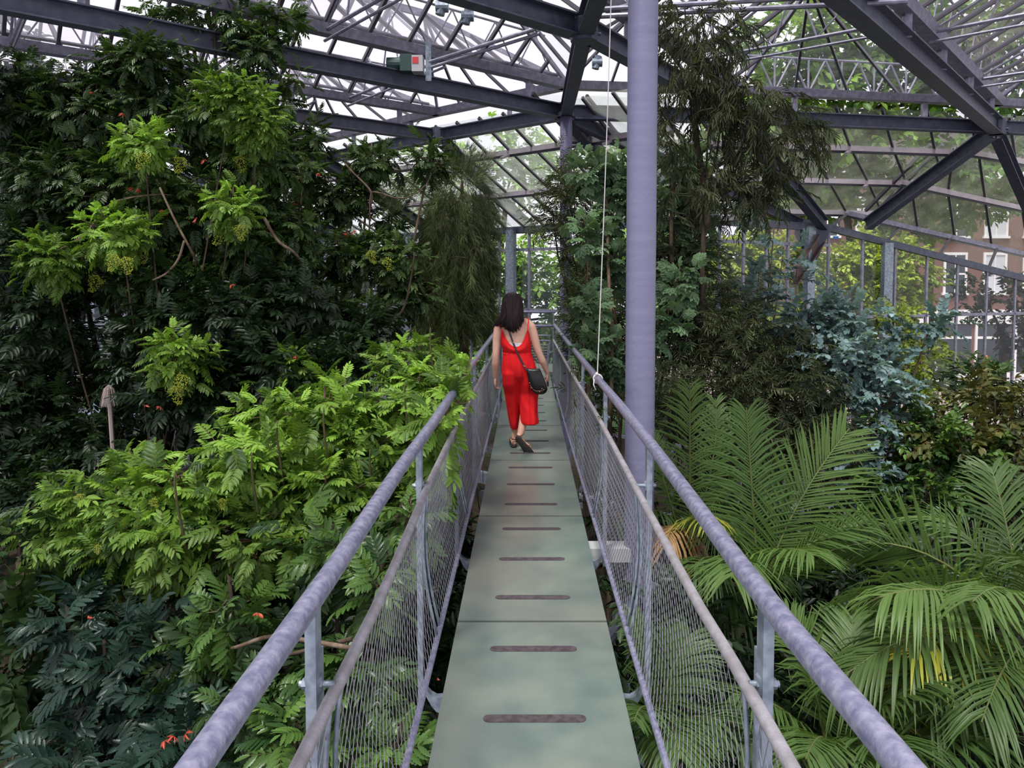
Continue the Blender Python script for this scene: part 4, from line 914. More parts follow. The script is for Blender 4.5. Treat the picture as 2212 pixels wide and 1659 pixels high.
def plant(name, cat, label, base, blobs, kind, pal, m='leaf', L=.3, n=8, den=1.0, new=.4, nobj=60, trunk=.05, mode='shoot', fill=1.0, bark='barkd', hang=0, spread=.5, group=None, stemk=40, topnew=.35, hik=None, stemlen=.25, faceup=.5, fork=None):
    """blobs: (u, v, Y, radius_px_x, radius_px_y[, newness]) outline of the crown, at forward distance Y"""
    bu = np.array([b[:2] for b in blobs], float)
    Ym = np.mean([b[2] for b in blobs]); bx = base if base is not None else P3(float(np.mean(bu[:, 0])), 700, Y=float(Ym)+.3)
    e = empty(name, (bx[0], bx[1], 0), label=label, cat=cat, group=group); lv = Leaves(); stems = MB(); root = V3(bx[0], bx[1], .02)
    zmax = max(P3(b[0], b[1], Y=b[2])[2] for b in blobs); fork = P3(*fork[:2], Y=fork[2]) if fork else V3(bx[0], bx[1], max(.4, .35*zmax))
    tr = MB(); tr.tube(spline([root-V3(0, 0, .05), (root+fork)/2+V3(random.uniform(-.08, .08), 0, 0), fork], 7), list(np.linspace(trunk, trunk*.75, 7)), 9); tr.build('trunk', M[bark], e, smooth=True)
    for bi, bb in enumerate(blobs):
        u, v, Y, rx, ry = bb[:5]; nw = bb[5] if len(bb) > 5 else new
        c = P3(u, v, Y=Y); Rx, Rz = rx*Y/F, ry*Y/F; Ry = (Rx+Rz)/2*.9
        bmesh_ = MB(); mid = (fork+c)/2+V3(random.uniform(-.15, .15), random.uniform(-.1, .1), -.15*abs(c[2]-fork[2])*.3)
        bmesh_.tube(spline([fork, mid, c, c+V3(0, 0, Rz*.5)], 10), list(np.linspace(trunk*.4, .005, 10)), 6); bmesh_.build('branch', M[bark], e, smooth=True)
        area = rx*ry*math.pi; pxL = L*F/Y
        k = max(3, int(den*area/(pxL*pxL)*1.9))
        for i in range(k):
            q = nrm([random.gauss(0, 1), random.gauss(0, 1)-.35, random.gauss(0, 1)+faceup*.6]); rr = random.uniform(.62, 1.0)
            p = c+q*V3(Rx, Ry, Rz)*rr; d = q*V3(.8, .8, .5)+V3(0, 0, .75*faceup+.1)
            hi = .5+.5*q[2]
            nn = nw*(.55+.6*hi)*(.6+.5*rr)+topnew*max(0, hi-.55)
            if mode == 'shoot': shoot(lv, p, d, n, L, nn, stemlen)
            else: sprays(lv, p, d, n, L, nn, spread, hang)
            if i % max(1, k//stemk) == 0:
                s0 = c+(p-c)*.15; stems.tube([s0, (s0+p)/2+V3(0, 0, -.03), p], [.007, .005, .003], 4, cap=False)
        for i in range(int(k*fill*1.5)):
            q = np.array([random.gauss(0, 1) for _ in range(3)]); q = nrm(q)*random.uniform(.1, .85); p = c+q*V3(Rx, Ry, Rz)
            d = nrm(q)+V3(0, 0, .3); sprays(lv, p, d, 3, L*.95, nw*.3, .6, hang*.6)
    if stems.v: stems.build('twigs', M['stem'] if bark != 'bark' else M['bark'], e, smooth=True, kind='stuff')
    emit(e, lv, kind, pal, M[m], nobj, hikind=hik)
    return e, lv
def panicle(e, u, v, Y, s=.14, col='flower'):
    c = P3(u, v, Y=Y)-np.array(e.location); mb = MB()
    if 'panicle' not in SHARED:
        R = random.Random(5); t = MB()
        for i in range(110):
            a = R.uniform(0, 6.3); f = R.uniform(0, 1); r = .75*(1-f*.7)*R.uniform(.3, 1)
            t.ball((r*math.cos(a), r*math.sin(a), -f*1.3+.1), R.uniform(.035, .06), n=5)
        for i in range(12):
            a = R.uniform(0, 6.3); t.tube([V3(0, 0, .2), V3(.5*math.cos(a), .5*math.sin(a), -.6*R.random())], .015, 3)
        me = bpy.data.meshes.new('panicle'); me.from_pydata(t.v, [], t.f); me.materials.append(M['flower']); SHARED['panicle'] = me
    o = link('flower_panicle', SHARED['panicle'], e); o.location = Vector(c); o.scale = (s, s, s); o.rotation_euler = (random.uniform(-.5, .5), random.uniform(-.5, .5), random.uniform(0, 6))
M['flower'] = mat('yellow_green_buds', (.34, .36, .03), .6, 0, .3, ((.22, .28, .03), 30, .4, .6))
M['redleaf'] = mat('red_withered_leaf', (.42, .04, .03), .5, 0, .3, ((.5, .12, .06), 12, .4, .6))
def redleaf(e, u, v, Y, s=.10):
    c = P3(u, v, Y=Y)-np.array(e.location)
    if 'red' not in SHARED:
        t = Tmp()
        for i in range(4):
            a = i*1.2; vv, ff = quads_leaflet(V3(0, 0, 0), V3(math.cos(a), math.sin(a)*.4, -.5), V3(0, -1, .5), 1, .2, .3, .3); t.add(vv, ff, 0)
        me = bpy.data.meshes.new('red'); me.from_pydata([tuple(p) for p in t.v], [], t.f); me.materials.append(M['redleaf']); SHARED['red'] = me
    o = link('withered_leaf', SHARED['red'], e); o.location = Vector(c); o.scale = (s*.55, s*.55, s*.55); o.rotation_euler = (random.uniform(-.6, .6), random.uniform(-.6, .6), random.uniform(0, 6)); o['label'] = 'red withering leaf'
def limb(e, pts, r0, r1, m='bark', name='branch'):
    pts = [P3(u, v, Y=Y) for u, v, Y in pts]; k = 14
    MB().tube(spline(pts, k), list(np.linspace(r0, r1, k)), 8).build(name, M[m], e, smooth=True)
# ------------------------------------------------------------------ trees and shrubs, left of the walkway
T1, _ = plant('tall_shrub_tree', 'tree', 'tall dense dark tree filling the upper left, with fresh yellow green tufts', P3(300, 700, Y=8.6),
    [(190, 250, 8.6, 170, 120, .22), (330, 180, 8.6, 150, 110, .30), (150, 420, 8.4, 150, 130, .12), (300, 420, 8.2, 170, 110, .42), (480, 260, 8.3, 120, 110, .6), (430, 480, 8.1, 190, 110, .35),
     (120, 560, 8.2, 120, 90, .15), (250, 560, 8.0, 150, 100, .3), (560, 350, 8.2, 120, 90, .65), (560, 520, 8.0, 150, 110, .35), (60, 320, 8.8, 80, 160, .08), (400, 610, 7.9, 180, 90, .2)],
    'pin', 'tree', 'leafs', L=.21, n=8, den=.95, nobj=300, trunk=.12, topnew=.25)
for q in ((395, 345, 7.4), (300, 540, 7.2), (480, 500, 7.2), (520, 340, 7.6), (210, 600, 7.3)): panicle(T1, *q, .13)
for q in ((265, 245, 7.9), (425, 232, 7.8), (285, 405, 7.6), (300, 408, 7.6), (355, 455, 7.5), (423, 472, 7.4), (200, 200, 8.1), (440, 345, 7.6)): redleaf(T1, *q)
T1b, _ = plant('tufted_shrub', 'shrub', 'row of fresh lime green leaf tufts in front of the tall dark tree', P3(330, 700, Y=7.2),
    [(310, 310, 7.4, 70, 45, .95), (260, 500, 7.1, 90, 55, .98), (500, 445, 7.2, 60, 45, .85), (500, 225, 7.6, 100, 60, .62), (560, 270, 7.6, 70, 50, .65), (390, 770, 6.6, 75, 60, .8), (110, 560, 7.2, 80, 60, .4), (660, 790, 6.8, 60, 40, .55)],
    'pin', 'sumac', 'leaf', L=.19, n=9, den=1.4, nobj=200, trunk=.03, fill=.6, topnew=.3)
for q in ((310, 335, 6.9), (270, 560, 6.7), (250, 555, 6.7), (520, 490, 6.9), (395, 815, 6.2), (380, 840, 6.2)): panicle(T1b, *q, .12)
limb(T1b, [(90, 560, 7.3), (180, 510, 7.3), (240, 440, 7.4), (345, 420, 7.5), (400, 430, 8.2)], .016, .006); limb(T1b, [(345, 405, 7.2), (380, 480, 7.2), (415, 545, 7.2), (440, 600, 8.0)], .010, .014); limb(T1b, [(570, 470, 7.4), (600, 520, 7.4), (640, 550, 7.4), (670, 600, 8.3)], .018, .010)
limb(T1b, [(330, 605, 7.0), (360, 590, 7.0), (385, 560, 7.0), (398, 520, 7.0)], .008, .012)
T2, _ = plant('slender_tree', 'tree', 'slender tree with two thin stems reaching past the upper left roof beam', P3(430, 700, Y=9.5),
    [(400, 20, 9.4, 90, 60, .3), (500, 30, 9.4, 80, 60, .3), (600, 40, 9.4, 80, 60, .4), (560, 110, 9.3, 100, 60, .3), (620, 190, 9.2, 60, 50, .5), (330, 60, 9.6, 60, 50, .2)],
    'pin', 'tree', 'leaf', L=.25, n=7, den=.62, nobj=120, trunk=.04, fill=.25, bark='barkd')
limb(T2, [(428, 190, 9.3), (420, 110, 9.3), (410, 30, 9.3)], .03, .015, 'barkd'); limb(T2, [(468, 150, 9.3), (462, 60, 9.3), (458, 0, 9.3)], .02, .012, 'barkd')
T3, _ = plant('pinnate_tree', 'tree', 'mid green tree with arching bare twigs left of the weeping tree', P3(740, 800, Y=9.4),
    [(660, 290, 9.4, 60, 40, .55), (800, 350, 9.4, 80, 50, .5), (930, 340, 9.2, 55, 45, .5), (740, 420, 9.4, 90, 60, .32), (660, 380, 9.2, 50, 60, .55), (620, 600, 8.8, 110, 90, .35), (760, 560, 9.0, 110, 60, .35),
     (850, 560, 9.0, 90, 60, .45), (720, 690, 8.6, 130, 80, .25), (880, 640, 9.0, 80, 70, .25), (600, 700, 8.4, 110, 90, .2), (840, 470, 9.4, 40, 40, .3), (640, 480, 9.1, 70, 50, .3)],
    'pin', 'tree', 'leaf', L=.21, n=8, den=.9, nobj=280, trunk=.07, bark='bark', fill=.8)
for q in ((800, 545, 8.5), (835, 560, 8.5), (665, 615, 8.3), (685, 625, 8.3), (640, 375, 8.8), (720, 730, 8.1), (660, 590, 8.3)): panicle(T3, *q, .12)
for q in ((690, 375, 8.9), (750, 505, 8.7), (640, 440, 8.8), (762, 500, 8.7), (640, 775, 7.9)): redleaf(T3, *q, .09)
limb(T3, [(790, 600, 9.6), (798, 500, 9.1), (800, 425, 9.0), (815, 415, 9.0), (870, 430, 9.0), (920, 400, 9.0), (938, 355, 9.0)], .012, .006)
limb(T3, [(802, 440, 9.02), (800, 412, 9.0), (760, 370, 9.0), (735, 340, 9.3)], .016, .008); limb(T3, [(600, 500, 8.9), (680, 503, 8.9), (740, 515, 8.9)], .03, .015, 'barkd')
limb(T3, [(645, 490, 8.6), (650, 430, 8.6), (655, 340, 8.6)], .012, .010); limb(T3, [(825, 705, 8.5), (870, 670, 8.5), (890, 590, 8.5), (895, 545, 8.5)], .016, .008, 'barkd')
T4, _ = plant('dark_shrub', 'shrub', 'dark glossy shrub between the tall tree and the bright foreground shrub', P3(480, 900, Y=7.2),
    [(520, 680, 7.4, 170, 90, .18), (380, 700, 7.3, 150, 80, .2), (560, 800, 7.0, 160, 80, .15), (420, 860, 6.9, 140, 80, .15), (720, 800, 7.0, 110, 70, .25), (620, 640, 7.5, 120, 60, .2), (300, 800, 7.4, 90, 80, .12), (800, 720, 7.4, 80, 60, .2)],
    'pin5', 'deep', 'leafs', L=.28, n=8, den=1.1, nobj=220, trunk=.06, fill=1.0)
for q in ((315, 875, 6.2), (345, 878, 6.2), (640, 770, 6.5), (500, 615, 6.9)): redleaf(T4, *q, .07)
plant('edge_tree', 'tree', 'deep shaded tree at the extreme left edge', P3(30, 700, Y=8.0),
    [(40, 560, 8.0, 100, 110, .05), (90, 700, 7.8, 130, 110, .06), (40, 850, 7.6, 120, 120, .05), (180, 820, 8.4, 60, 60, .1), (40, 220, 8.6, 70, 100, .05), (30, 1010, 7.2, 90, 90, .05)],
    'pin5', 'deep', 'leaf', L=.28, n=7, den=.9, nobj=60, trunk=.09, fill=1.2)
# bright foreground shrub
S1, _ = plant('bright_shrub', 'shrub', 'bright green shrub with feather leaves leaning over the left handrail', P3(640, 900, Y=5.4),
    [(600, 900, 5.6, 120, 70, .85), (700, 880, 5.6, 120, 80, .9), (800, 960, 5.5, 130, 90, .85), (900, 860, 5.9, 110, 80, .85), (560, 1000, 5.1, 150, 80, .9), (950, 830, 6.1, 60, 60, .8), (880, 780, 6.4, 80, 50, .75),
     (400, 1070, 4.9, 140, 80, .75), (230, 1080, 5.0, 140, 80, .65), (120, 1130, 5.0, 110, 70, .55), (700, 1080, 5.0, 140, 90, .6), (330, 1160, 4.8, 160, 80, .5), (560, 1170, 4.8, 150, 70, .4), (820, 1090, 5.2, 100, 80, .45), (955, 1010, 4.7, 40, 55, .6), (975, 865, 4.95, 55, 45, .9), (1003, 815, 5.6, 35, 32, .9), (940, 915, 4.6, 40, 25, .85), (300, 1010, 5.2, 60, 40, .85)],
    'pin', 'sumac', 'leaf', L=.23, n=9, den=1.1, nobj=300, trunk=.06, fill=.9, hik='pinhi', topnew=.35, bark='bark')
for q in ((170, 1070, 4.4), (330, 1080, 4.3), (480, 1080, 4.3), (210, 1180, 4.3)): panicle(S1, *q, .05)
for (u, v, Y) in ((600, 960, 4.9), (545, 1030, 4.7), (700, 930, 5.0), (875, 870, 5.4), (930, 750, 6.0), (380, 1070, 4.5), (800, 1020, 5.0)):
    c_ = P3(u, v, Y=Y); MB().tube(spline([c_+V3(0, 0, .16), c_, c_+V3(.03, .05, -.35)], 6), [.004, .006, .007, .008, .009, .010], 6).build('stem', M['stem'], S1, smooth=True)
S2, _ = plant('serrated_shrub', 'shrub', 'green shrub with large toothed leaflets below the left handrail', P3(620, 1400, Y=3.9),
    [(500, 1290, 3.9, 90, 60, .55), (720, 1180, 4.2, 130, 70, .35), (880, 1120, 4.4, 70, 60, .45), (820, 1250, 4.0, 90, 60, .35), (620, 1420, 3.8, 130, 80, .2), (560, 1500, 3.6, 100, 80, .25), (800, 1450, 3.8, 90, 90, .25), (640, 1600, 3.4, 110, 70, .35), (860, 1600, 3.4, 70, 70, .4), (420, 1380, 4.0, 100, 70, .3)],
    'pinhi', 'mid', 'leafs', L=.24, n=7, den=.9, nobj=220, trunk=.05, fill=.7)
limb(S2, [(500, 1400, 3.7), (520, 1395, 3.6), (580, 1375, 3.6), (640, 1380, 3.6), (760, 1400, 3.6)], .008, .012); limb(S2, [(560, 1430, 3.7), (680, 1400, 3.7), (760, 1380, 3.7)], .008, .014, 'barkd')
S3, _ = plant('glossy_shrub', 'shrub', 'dark glossy shrub with blue green leaves in the bottom left corner', P3(330, 1500, Y=3.9),
    [(230, 1430, 4.0, 110, 80, .3), (180, 1560, 3.9, 100, 90, .35), (330, 1360, 4.2, 90, 60, .15), (350, 1530, 3.9, 120, 90, .08), (420, 1620, 3.6, 110, 60, .2), (170, 1650, 3.7, 90, 60, .4), (150, 1350, 4.4, 70, 60, .1)],
    'pin5', 'teal', 'leafs', L=.27, n=8, den=1.1, nobj=200, trunk=.05, fill=.9, hik='pinhi')
for q in ((375, 1590, 3.1), (355, 1600, 3.1), (400, 1585, 3.1), (190, 1330, 4.0), (945, 1465, 2.9), (558, 1325, 3.4)): redleaf(S3 if q[0] < 900 else S2, *q, .06 if q[0] < 900 else .025)
plant('red_tipped_shrub', 'shrub', 'shadowed shrub with broad leaves in the left lower gloom', P3(60, 1300, Y=4.8),
    [(60, 1250, 4.8, 100, 80, .05), (120, 1360, 4.8, 100, 70, .08), (30, 1450, 4.6, 90, 100, .04), (40, 1600, 4.4, 80, 100, .04)], 'twig', 'outd', 'leafm', L=.3, n=6, den=1, nobj=40, trunk=.04, mode='spray')
# undergrowth on the left
for i, (u, v, Y, lab) in enumerate([(250, 1300, 6.0, 'dim undergrowth shrub behind the bright shrub'), (600, 1300, 5.2, 'dim undergrowth shrub under the bright shrub'), (850, 1350, 5.0, 'undergrowth shrub just left of the walkway'),
                               (700, 1000, 7.4, 'leafy undergrowth hidden behind the bright shrub'), (960, 1180, 6.0, 'low undergrowth close beside the walkway deck'), (140, 960, 7.4, 'shaded bush near the left edge')]):
    plant('undergrowth_shrub', 'shrub', lab, P3(u, v, Y=Y), [(u-80, v-40, Y, 140, 100, .12), (u+90, v+20, Y, 140, 110, .15), (u, v+120, Y-.3, 180, 100, .06)], 'pin5', 'deep', 'leaf', L=.30, n=7, den=1.0, nobj=40, trunk=.03, fill=1.0)
# weeping needle tree by the walkway end
WT = empty('weeping_needle_tree', (P3(1000, 700, Y=11.6)[0], 11.6, 0), label='weeping needle-leaved tree left of the walkway end', cat='tree'); lv = Leaves()
tx = WT.location.x; MB().tube(spline([V3(tx, 11.6, 0), V3(tx+.05, 11.6, 3.5), V3(tx-.03, 11.6, 6), V3(tx, 11.6, 7.3)], 12), list(np.linspace(.12, .02, 12)), 9).build('trunk', M['barkd'], WT, smooth=True)
out_l = [(385, 985, 1010), (410, 955, 1030), (440, 940, 1055), (500, 925, 1062), (560, 920, 1062), (620, 932, 1058), (680, 920, 1055), (730, 915, 1050)]
for i in range(1500):
    v = random.triangular(375, 760, 560) if i % 3 else random.uniform(400, 740)
    lo = np.interp(v, [q[0] for q in out_l], [q[1] for q in out_l]); hi = np.interp(v, [q[0] for q in out_l], [q[2] for q in out_l])
    u = random.uniform(lo, hi); f = (u-lo)/(hi-lo)*2-1; Y = 11.6-math.sqrt(max(0, 1-f*f))*.7*random.uniform(-.6, 1)
    p = P3(u, v-25, Y=Y); d = V3(f*.5, -.25, -.9 if v > 430 else random.uniform(-.3, .9))+np.array([random.gauss(0, .18) for _ in range(3)])
    lv.add(p, d, V3(0, -1, .2), random.uniform(.28, .5), random.uniform(0, .6)*(1 if random.random() < .7 else 1.3))
for i in range(70):
    u, v = random.choice([(random.uniform(850, 960), random.uniform(370, 430)), (random.uniform(1060, 1140), random.uniform(490, 560)), (random.uniform(870, 960), random.uniform(700, 770))])
    lv.add(P3(u, v, Y=11.3), V3(.3*np.sign(u-1000), -.2, random.uniform(-.9, .1)), V3(0, -1, .2), random.uniform(.4, .7), .5)
emit(WT, lv, 'tas', 'cas', M['leafm'], 260, 'needle_spray')
for pts in ([(1040, 555, 10.9), (1025, 535, 10.9), (1010, 560, 10.9), (1005, 600, 10.9)], [(1010, 558, 10.9), (980, 555, 10.9), (960, 565, 10.9)], [(950, 500, 10.9), (960, 450, 10.9), (990, 420, 10.9)], [(1000, 420, 11), (1040, 520, 11), (1060, 640, 11)]): limb(WT, pts, .009, .003, 'barkd')

# ------------------------------------------------------------------ right of the walkway
R1, _ = plant('narrow_leaved_shrub', 'shrub', 'narrow-leaved olive shrub just right of the walkway end', P3(1275, 800, Y=11.3),
    [(1195, 470, 11.8, 35, 35, .4), (1235, 540, 11.5, 45, 60, .5), (1222, 620, 11.4, 25, 50, .5), (1265, 640, 11.2, 50, 80, .35), (1262, 760, 10.6, 40, 70, .25), (1300, 700, 10, 60, 120, .2), (1240, 440, 11.6, 50, 60, .35), (1300, 860, 9.2, 60, 70, .2), (1215, 380, 12, 30, 50, .45)],
    'narrow', 'olive', 'leafm', L=.32, n=5, den=1.5, nobj=150, trunk=.05, mode='spray', spread=.6, hang=.1, fill=1, fork=(1275, 700, 11.3))
R2, _ = plant('lobed_leaf_tree', 'tree', 'grey green tree with large hand-shaped leaves around the big column', P3(1318, 900, Y=8.2),
    [(1300, 370, 9.2, 90, 45, .7), (1360, 400, 9.2, 60, 60, .55), (1270, 500, 8.6, 60, 35, .75), (1330, 560, 8.8, 60, 50, .4), (1270, 650, 8.0, 60, 40, .45), (1260, 720, 7.8, 60, 40, .4), (1320, 770, 8.0, 50, 60, .2),
     (1470, 350, 9.2, 70, 40, .7), (1500, 400, 9.2, 70, 40, .4), (1440, 470, 9, 40, 60, .35), (1500, 520, 8.6, 50, 30, .45), (1465, 600, 8.2, 70, 45, .6), (1440, 700, 8.0, 50, 60, .5), (1310, 450, 9, 40, 50, .5)],
    'palm8', 'grey', 'leafm', L=.27, n=8, den=.9, nobj=260, trunk=.035, bark='bark', fill=.4, faceup=.8, stemlen=.3)
limb(R2, [(1318, 900, 7.8), (1322, 760, 7.9), (1315, 600, 8.4), (1310, 420, 9)], .028, .014, 'bark', 'stem'); limb(R2, [(1455, 640, 8.4), (1450, 500, 8.7), (1455, 400, 9.1), (1462, 360, 9.1)], .028, .016, 'bark', 'stem')
R3, _ = plant('dark_narrow_shrub', 'shrub', 'wide dark shrub with narrow leaves behind the palm fronds', P3(1560, 900, Y=8.3),
    [(1490, 480, 9.0, 60, 60, .4), (1500, 580, 8.7, 60, 60, .45), (1560, 680, 8.6, 90, 60, .5), (1500, 740, 8.3, 110, 80, .3), (1640, 770, 8.3, 120, 80, .3), (1540, 850, 8.0, 130, 80, .25), (1680, 860, 8.0, 120, 80, .2), (1450, 880, 7.6, 60, 90, .2), (1740, 960, 7.8, 120, 80, .1), (1590, 950, 7.6, 120, 70, .15), (1460, 590, 8.8, 60, 90, .2)],
    'narrow', 'olive', 'leafm', L=.24, n=5, den=1.45, nobj=280, trunk=.06, mode='spray', spread=.7, hang=.25, fill=1.1)
R4, _ = plant('drooping_tree', 'tree', 'dark drooping willow-like tree hanging in front of the right roof beams', P3(1500, 850, Y=8.0),
    [(1500, 110, 8.2, 80, 70, .3), (1540, 60, 8.2, 60, 40, .35), (1470, 200, 8.2, 60, 60, .35), (1540, 190, 8.1, 60, 60, .3), (1640, 245, 8.0, 110, 60, .25), (1700, 300, 8.0, 90, 45, .3), (1560, 300, 8.1, 80, 40, .3), (1600, 370, 8.0, 80, 40, .25), (1530, 410, 8.0, 90, 40, .25), (1630, 430, 8.0, 70, 30, .25), (1440, 290, 8.3, 30, 60, .4), (1480, 30, 8.3, 40, 40, .3)],
    'willow', 'willow', 'leafm', L=.28, n=5, den=1.35, nobj=300, trunk=.035, mode='spray', spread=.55, hang=.8, fill=.4, fork=(1522, 440, 8.3))
limb(R4, [(1530, 500, 8.2), (1520, 380, 8.2), (1500, 250, 8.2), (1520, 100, 8.2)], .035, .012, 'barkd'); limb(R4, [(1520, 380, 8.1), (1600, 330, 8.0), (1700, 290, 7.9)], .02, .008, 'barkd')
R5, _ = plant('eucalyptus', 'tree', 'eucalyptus with round blue green leaves in front of the glass wall', P3(1800, 950, Y=8.4),
    [(1740, 690, 8.6, 100, 50, .6), (1840, 700, 8.5, 90, 60, .8), (1800, 780, 8.3, 130, 70, .7), (1700, 770, 8.4, 80, 60, .55), (1880, 800, 8.2, 70, 70, .8), (1900, 880, 8.0, 70, 60, .7), (1780, 860, 8.1, 60, 40, .45), (1860, 970, 7.8, 70, 60, .6), (1850, 1040, 7.6, 60, 40, .5), (1620, 650, 8.8, 40, 50, .55), (2010, 700, 8.4, 40, 25, .4), (1990, 1030, 7.8, 40, 25, .4)],
    'euc', 'euc', 'leafm', L=.27, n=4, den=1.0, nobj=280, trunk=.05, mode='spray', spread=.65, hang=.25, fill=.8, bark='bark')
R6, _ = plant('eucalyptus_sprig', 'tree', 'thin pale eucalyptus shoots rising above the dark narrow shrub', P3(1660, 800, Y=9.4),
    [(1655, 475, 9.4, 50, 18, .6), (1670, 520, 9.3, 50, 22, .8), (1640, 580, 9.3, 40, 30, .6), (1690, 560, 9.3, 30, 20, .6), (1720, 600, 9.3, 50, 14, .4), (1630, 630, 9.2, 30, 30, .5)],
    'euc', 'euc', 'leafm', L=.26, n=3, den=.7, nobj=80, trunk=.02, mode='spray', spread=.6, hang=.1, fill=.15, bark='bark')
R7, _ = plant('golden_climber', 'climber', 'yellow green small-leaved climber on the glass wall post', P3(1960, 900, Y=9.4),
    [(1930, 720, 9.6, 50, 50, .6), (1950, 800, 9.4, 60, 60, .7), (1990, 760, 9.6, 60, 60, .5), (1945, 890, 9.0, 35, 40, 1.0), (2010, 860, 9.2, 60, 50, .4), (1930, 690, 9.6, 40, 30, .5), (1980, 930, 8.8, 50, 40, .4)],
    'ivy', 'gold', 'leafm', L=.24, n=4, den=.75, nobj=120, trunk=.02, mode='spray', spread=.8, fill=.5)
R8, _ = plant('rust_tinged_shrub', 'shrub', 'broad leaved shrub tinged rust red at the right edge', P3(2150, 1000, Y=7.6),
    [(2150, 900, 7.8, 80, 70, .5), (2190, 860, 8, 60, 60, .6), (2100, 960, 7.6, 110, 60, .35), (2170, 1020, 7.4, 90, 60, .35), (2040, 930, 8.0, 80, 60, .3), (2200, 960, 7.4, 70, 60, .5)],
    'ell', 'rust', 'leafs', L=.32, n=4, den=1.0, nobj=160, trunk=.04, mode='spray', spread=.7, fill=1)
R9, _ = plant('evergreen_shrub', 'shrub', 'dark evergreen shrub between the eucalyptus and the rust-tinged shrub', P3(2020, 1100, Y=7.2),
    [(1980, 960, 7.8, 90, 60, .2), (2060, 1010, 7.4, 110, 60, .25), (2150, 1090, 7.0, 110, 70, .15), (2000, 1080, 7.2, 110, 60, .15), (2200, 1150, 6.8, 90, 80, .1), (1900, 1100, 7.4, 90, 50, .15), (2110, 830, 9.6, 60, 60, .1)],
    'ell', 'mid', 'leafs', L=.28, n=5, den=1.1, nobj=160, trunk=.05, mode='spray', spread=.75, fill=1.2)
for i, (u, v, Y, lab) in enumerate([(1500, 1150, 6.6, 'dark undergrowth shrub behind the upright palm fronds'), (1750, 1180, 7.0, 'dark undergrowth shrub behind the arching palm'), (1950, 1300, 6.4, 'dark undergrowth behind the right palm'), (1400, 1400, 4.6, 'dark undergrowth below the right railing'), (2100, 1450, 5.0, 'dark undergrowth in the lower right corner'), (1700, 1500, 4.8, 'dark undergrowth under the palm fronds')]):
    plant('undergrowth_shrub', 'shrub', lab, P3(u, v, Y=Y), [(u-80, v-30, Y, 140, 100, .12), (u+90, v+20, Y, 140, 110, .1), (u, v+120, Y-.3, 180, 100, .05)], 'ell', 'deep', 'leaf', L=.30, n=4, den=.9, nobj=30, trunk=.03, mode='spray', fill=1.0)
# small vine on the right mesh and tufts under the deck edge
V1, _ = plant('mesh_vine', 'vine', 'thin light green vine growing through the right railing mesh', P3(1310, 900, Y=6.6),
    [(1236, 800, 7.4, 20, 12, .8), (1252, 830, 7.0, 14, 12, .7), (1240, 870, 6.9, 12, 12, .4), (1272, 880, 6.2, 12, 10, .3), (1302, 930, 5.2, 10, 16, .3)], 'narrow', 'mid', 'leaf', L=.13, n=3, den=.8, nobj=60, trunk=.004, mode='spray', fill=.1, bark='vinestem')
V2, _ = plant('grass_tuft', 'plant', 'pale grassy tuft below the left edge of the deck', P3(1046, 1010, Y=6.8), [(1043, 975, 7.9, 6, 22, .5), (1028, 1050, 6.9, 6, 26, .45)], 'narrow', 'olive', 'leafm', L=.12, n=3, den=1.6, nobj=40, trunk=.01, mode='spray', fill=.3)
V3_, _ = plant('deck_side_sprout', 'plant', 'small leafy sprout beside the right deck edge', P3(1245, 1030, Y=6.2), [(1252, 1030, 6.5, 8, 10, .6), (1260, 1056, 6.2, 8, 10, .3)], 'ell', 'teal', 'leaf', L=.085, n=3, den=.9, nobj=20, trunk=.008, mode='spray', fill=.2)

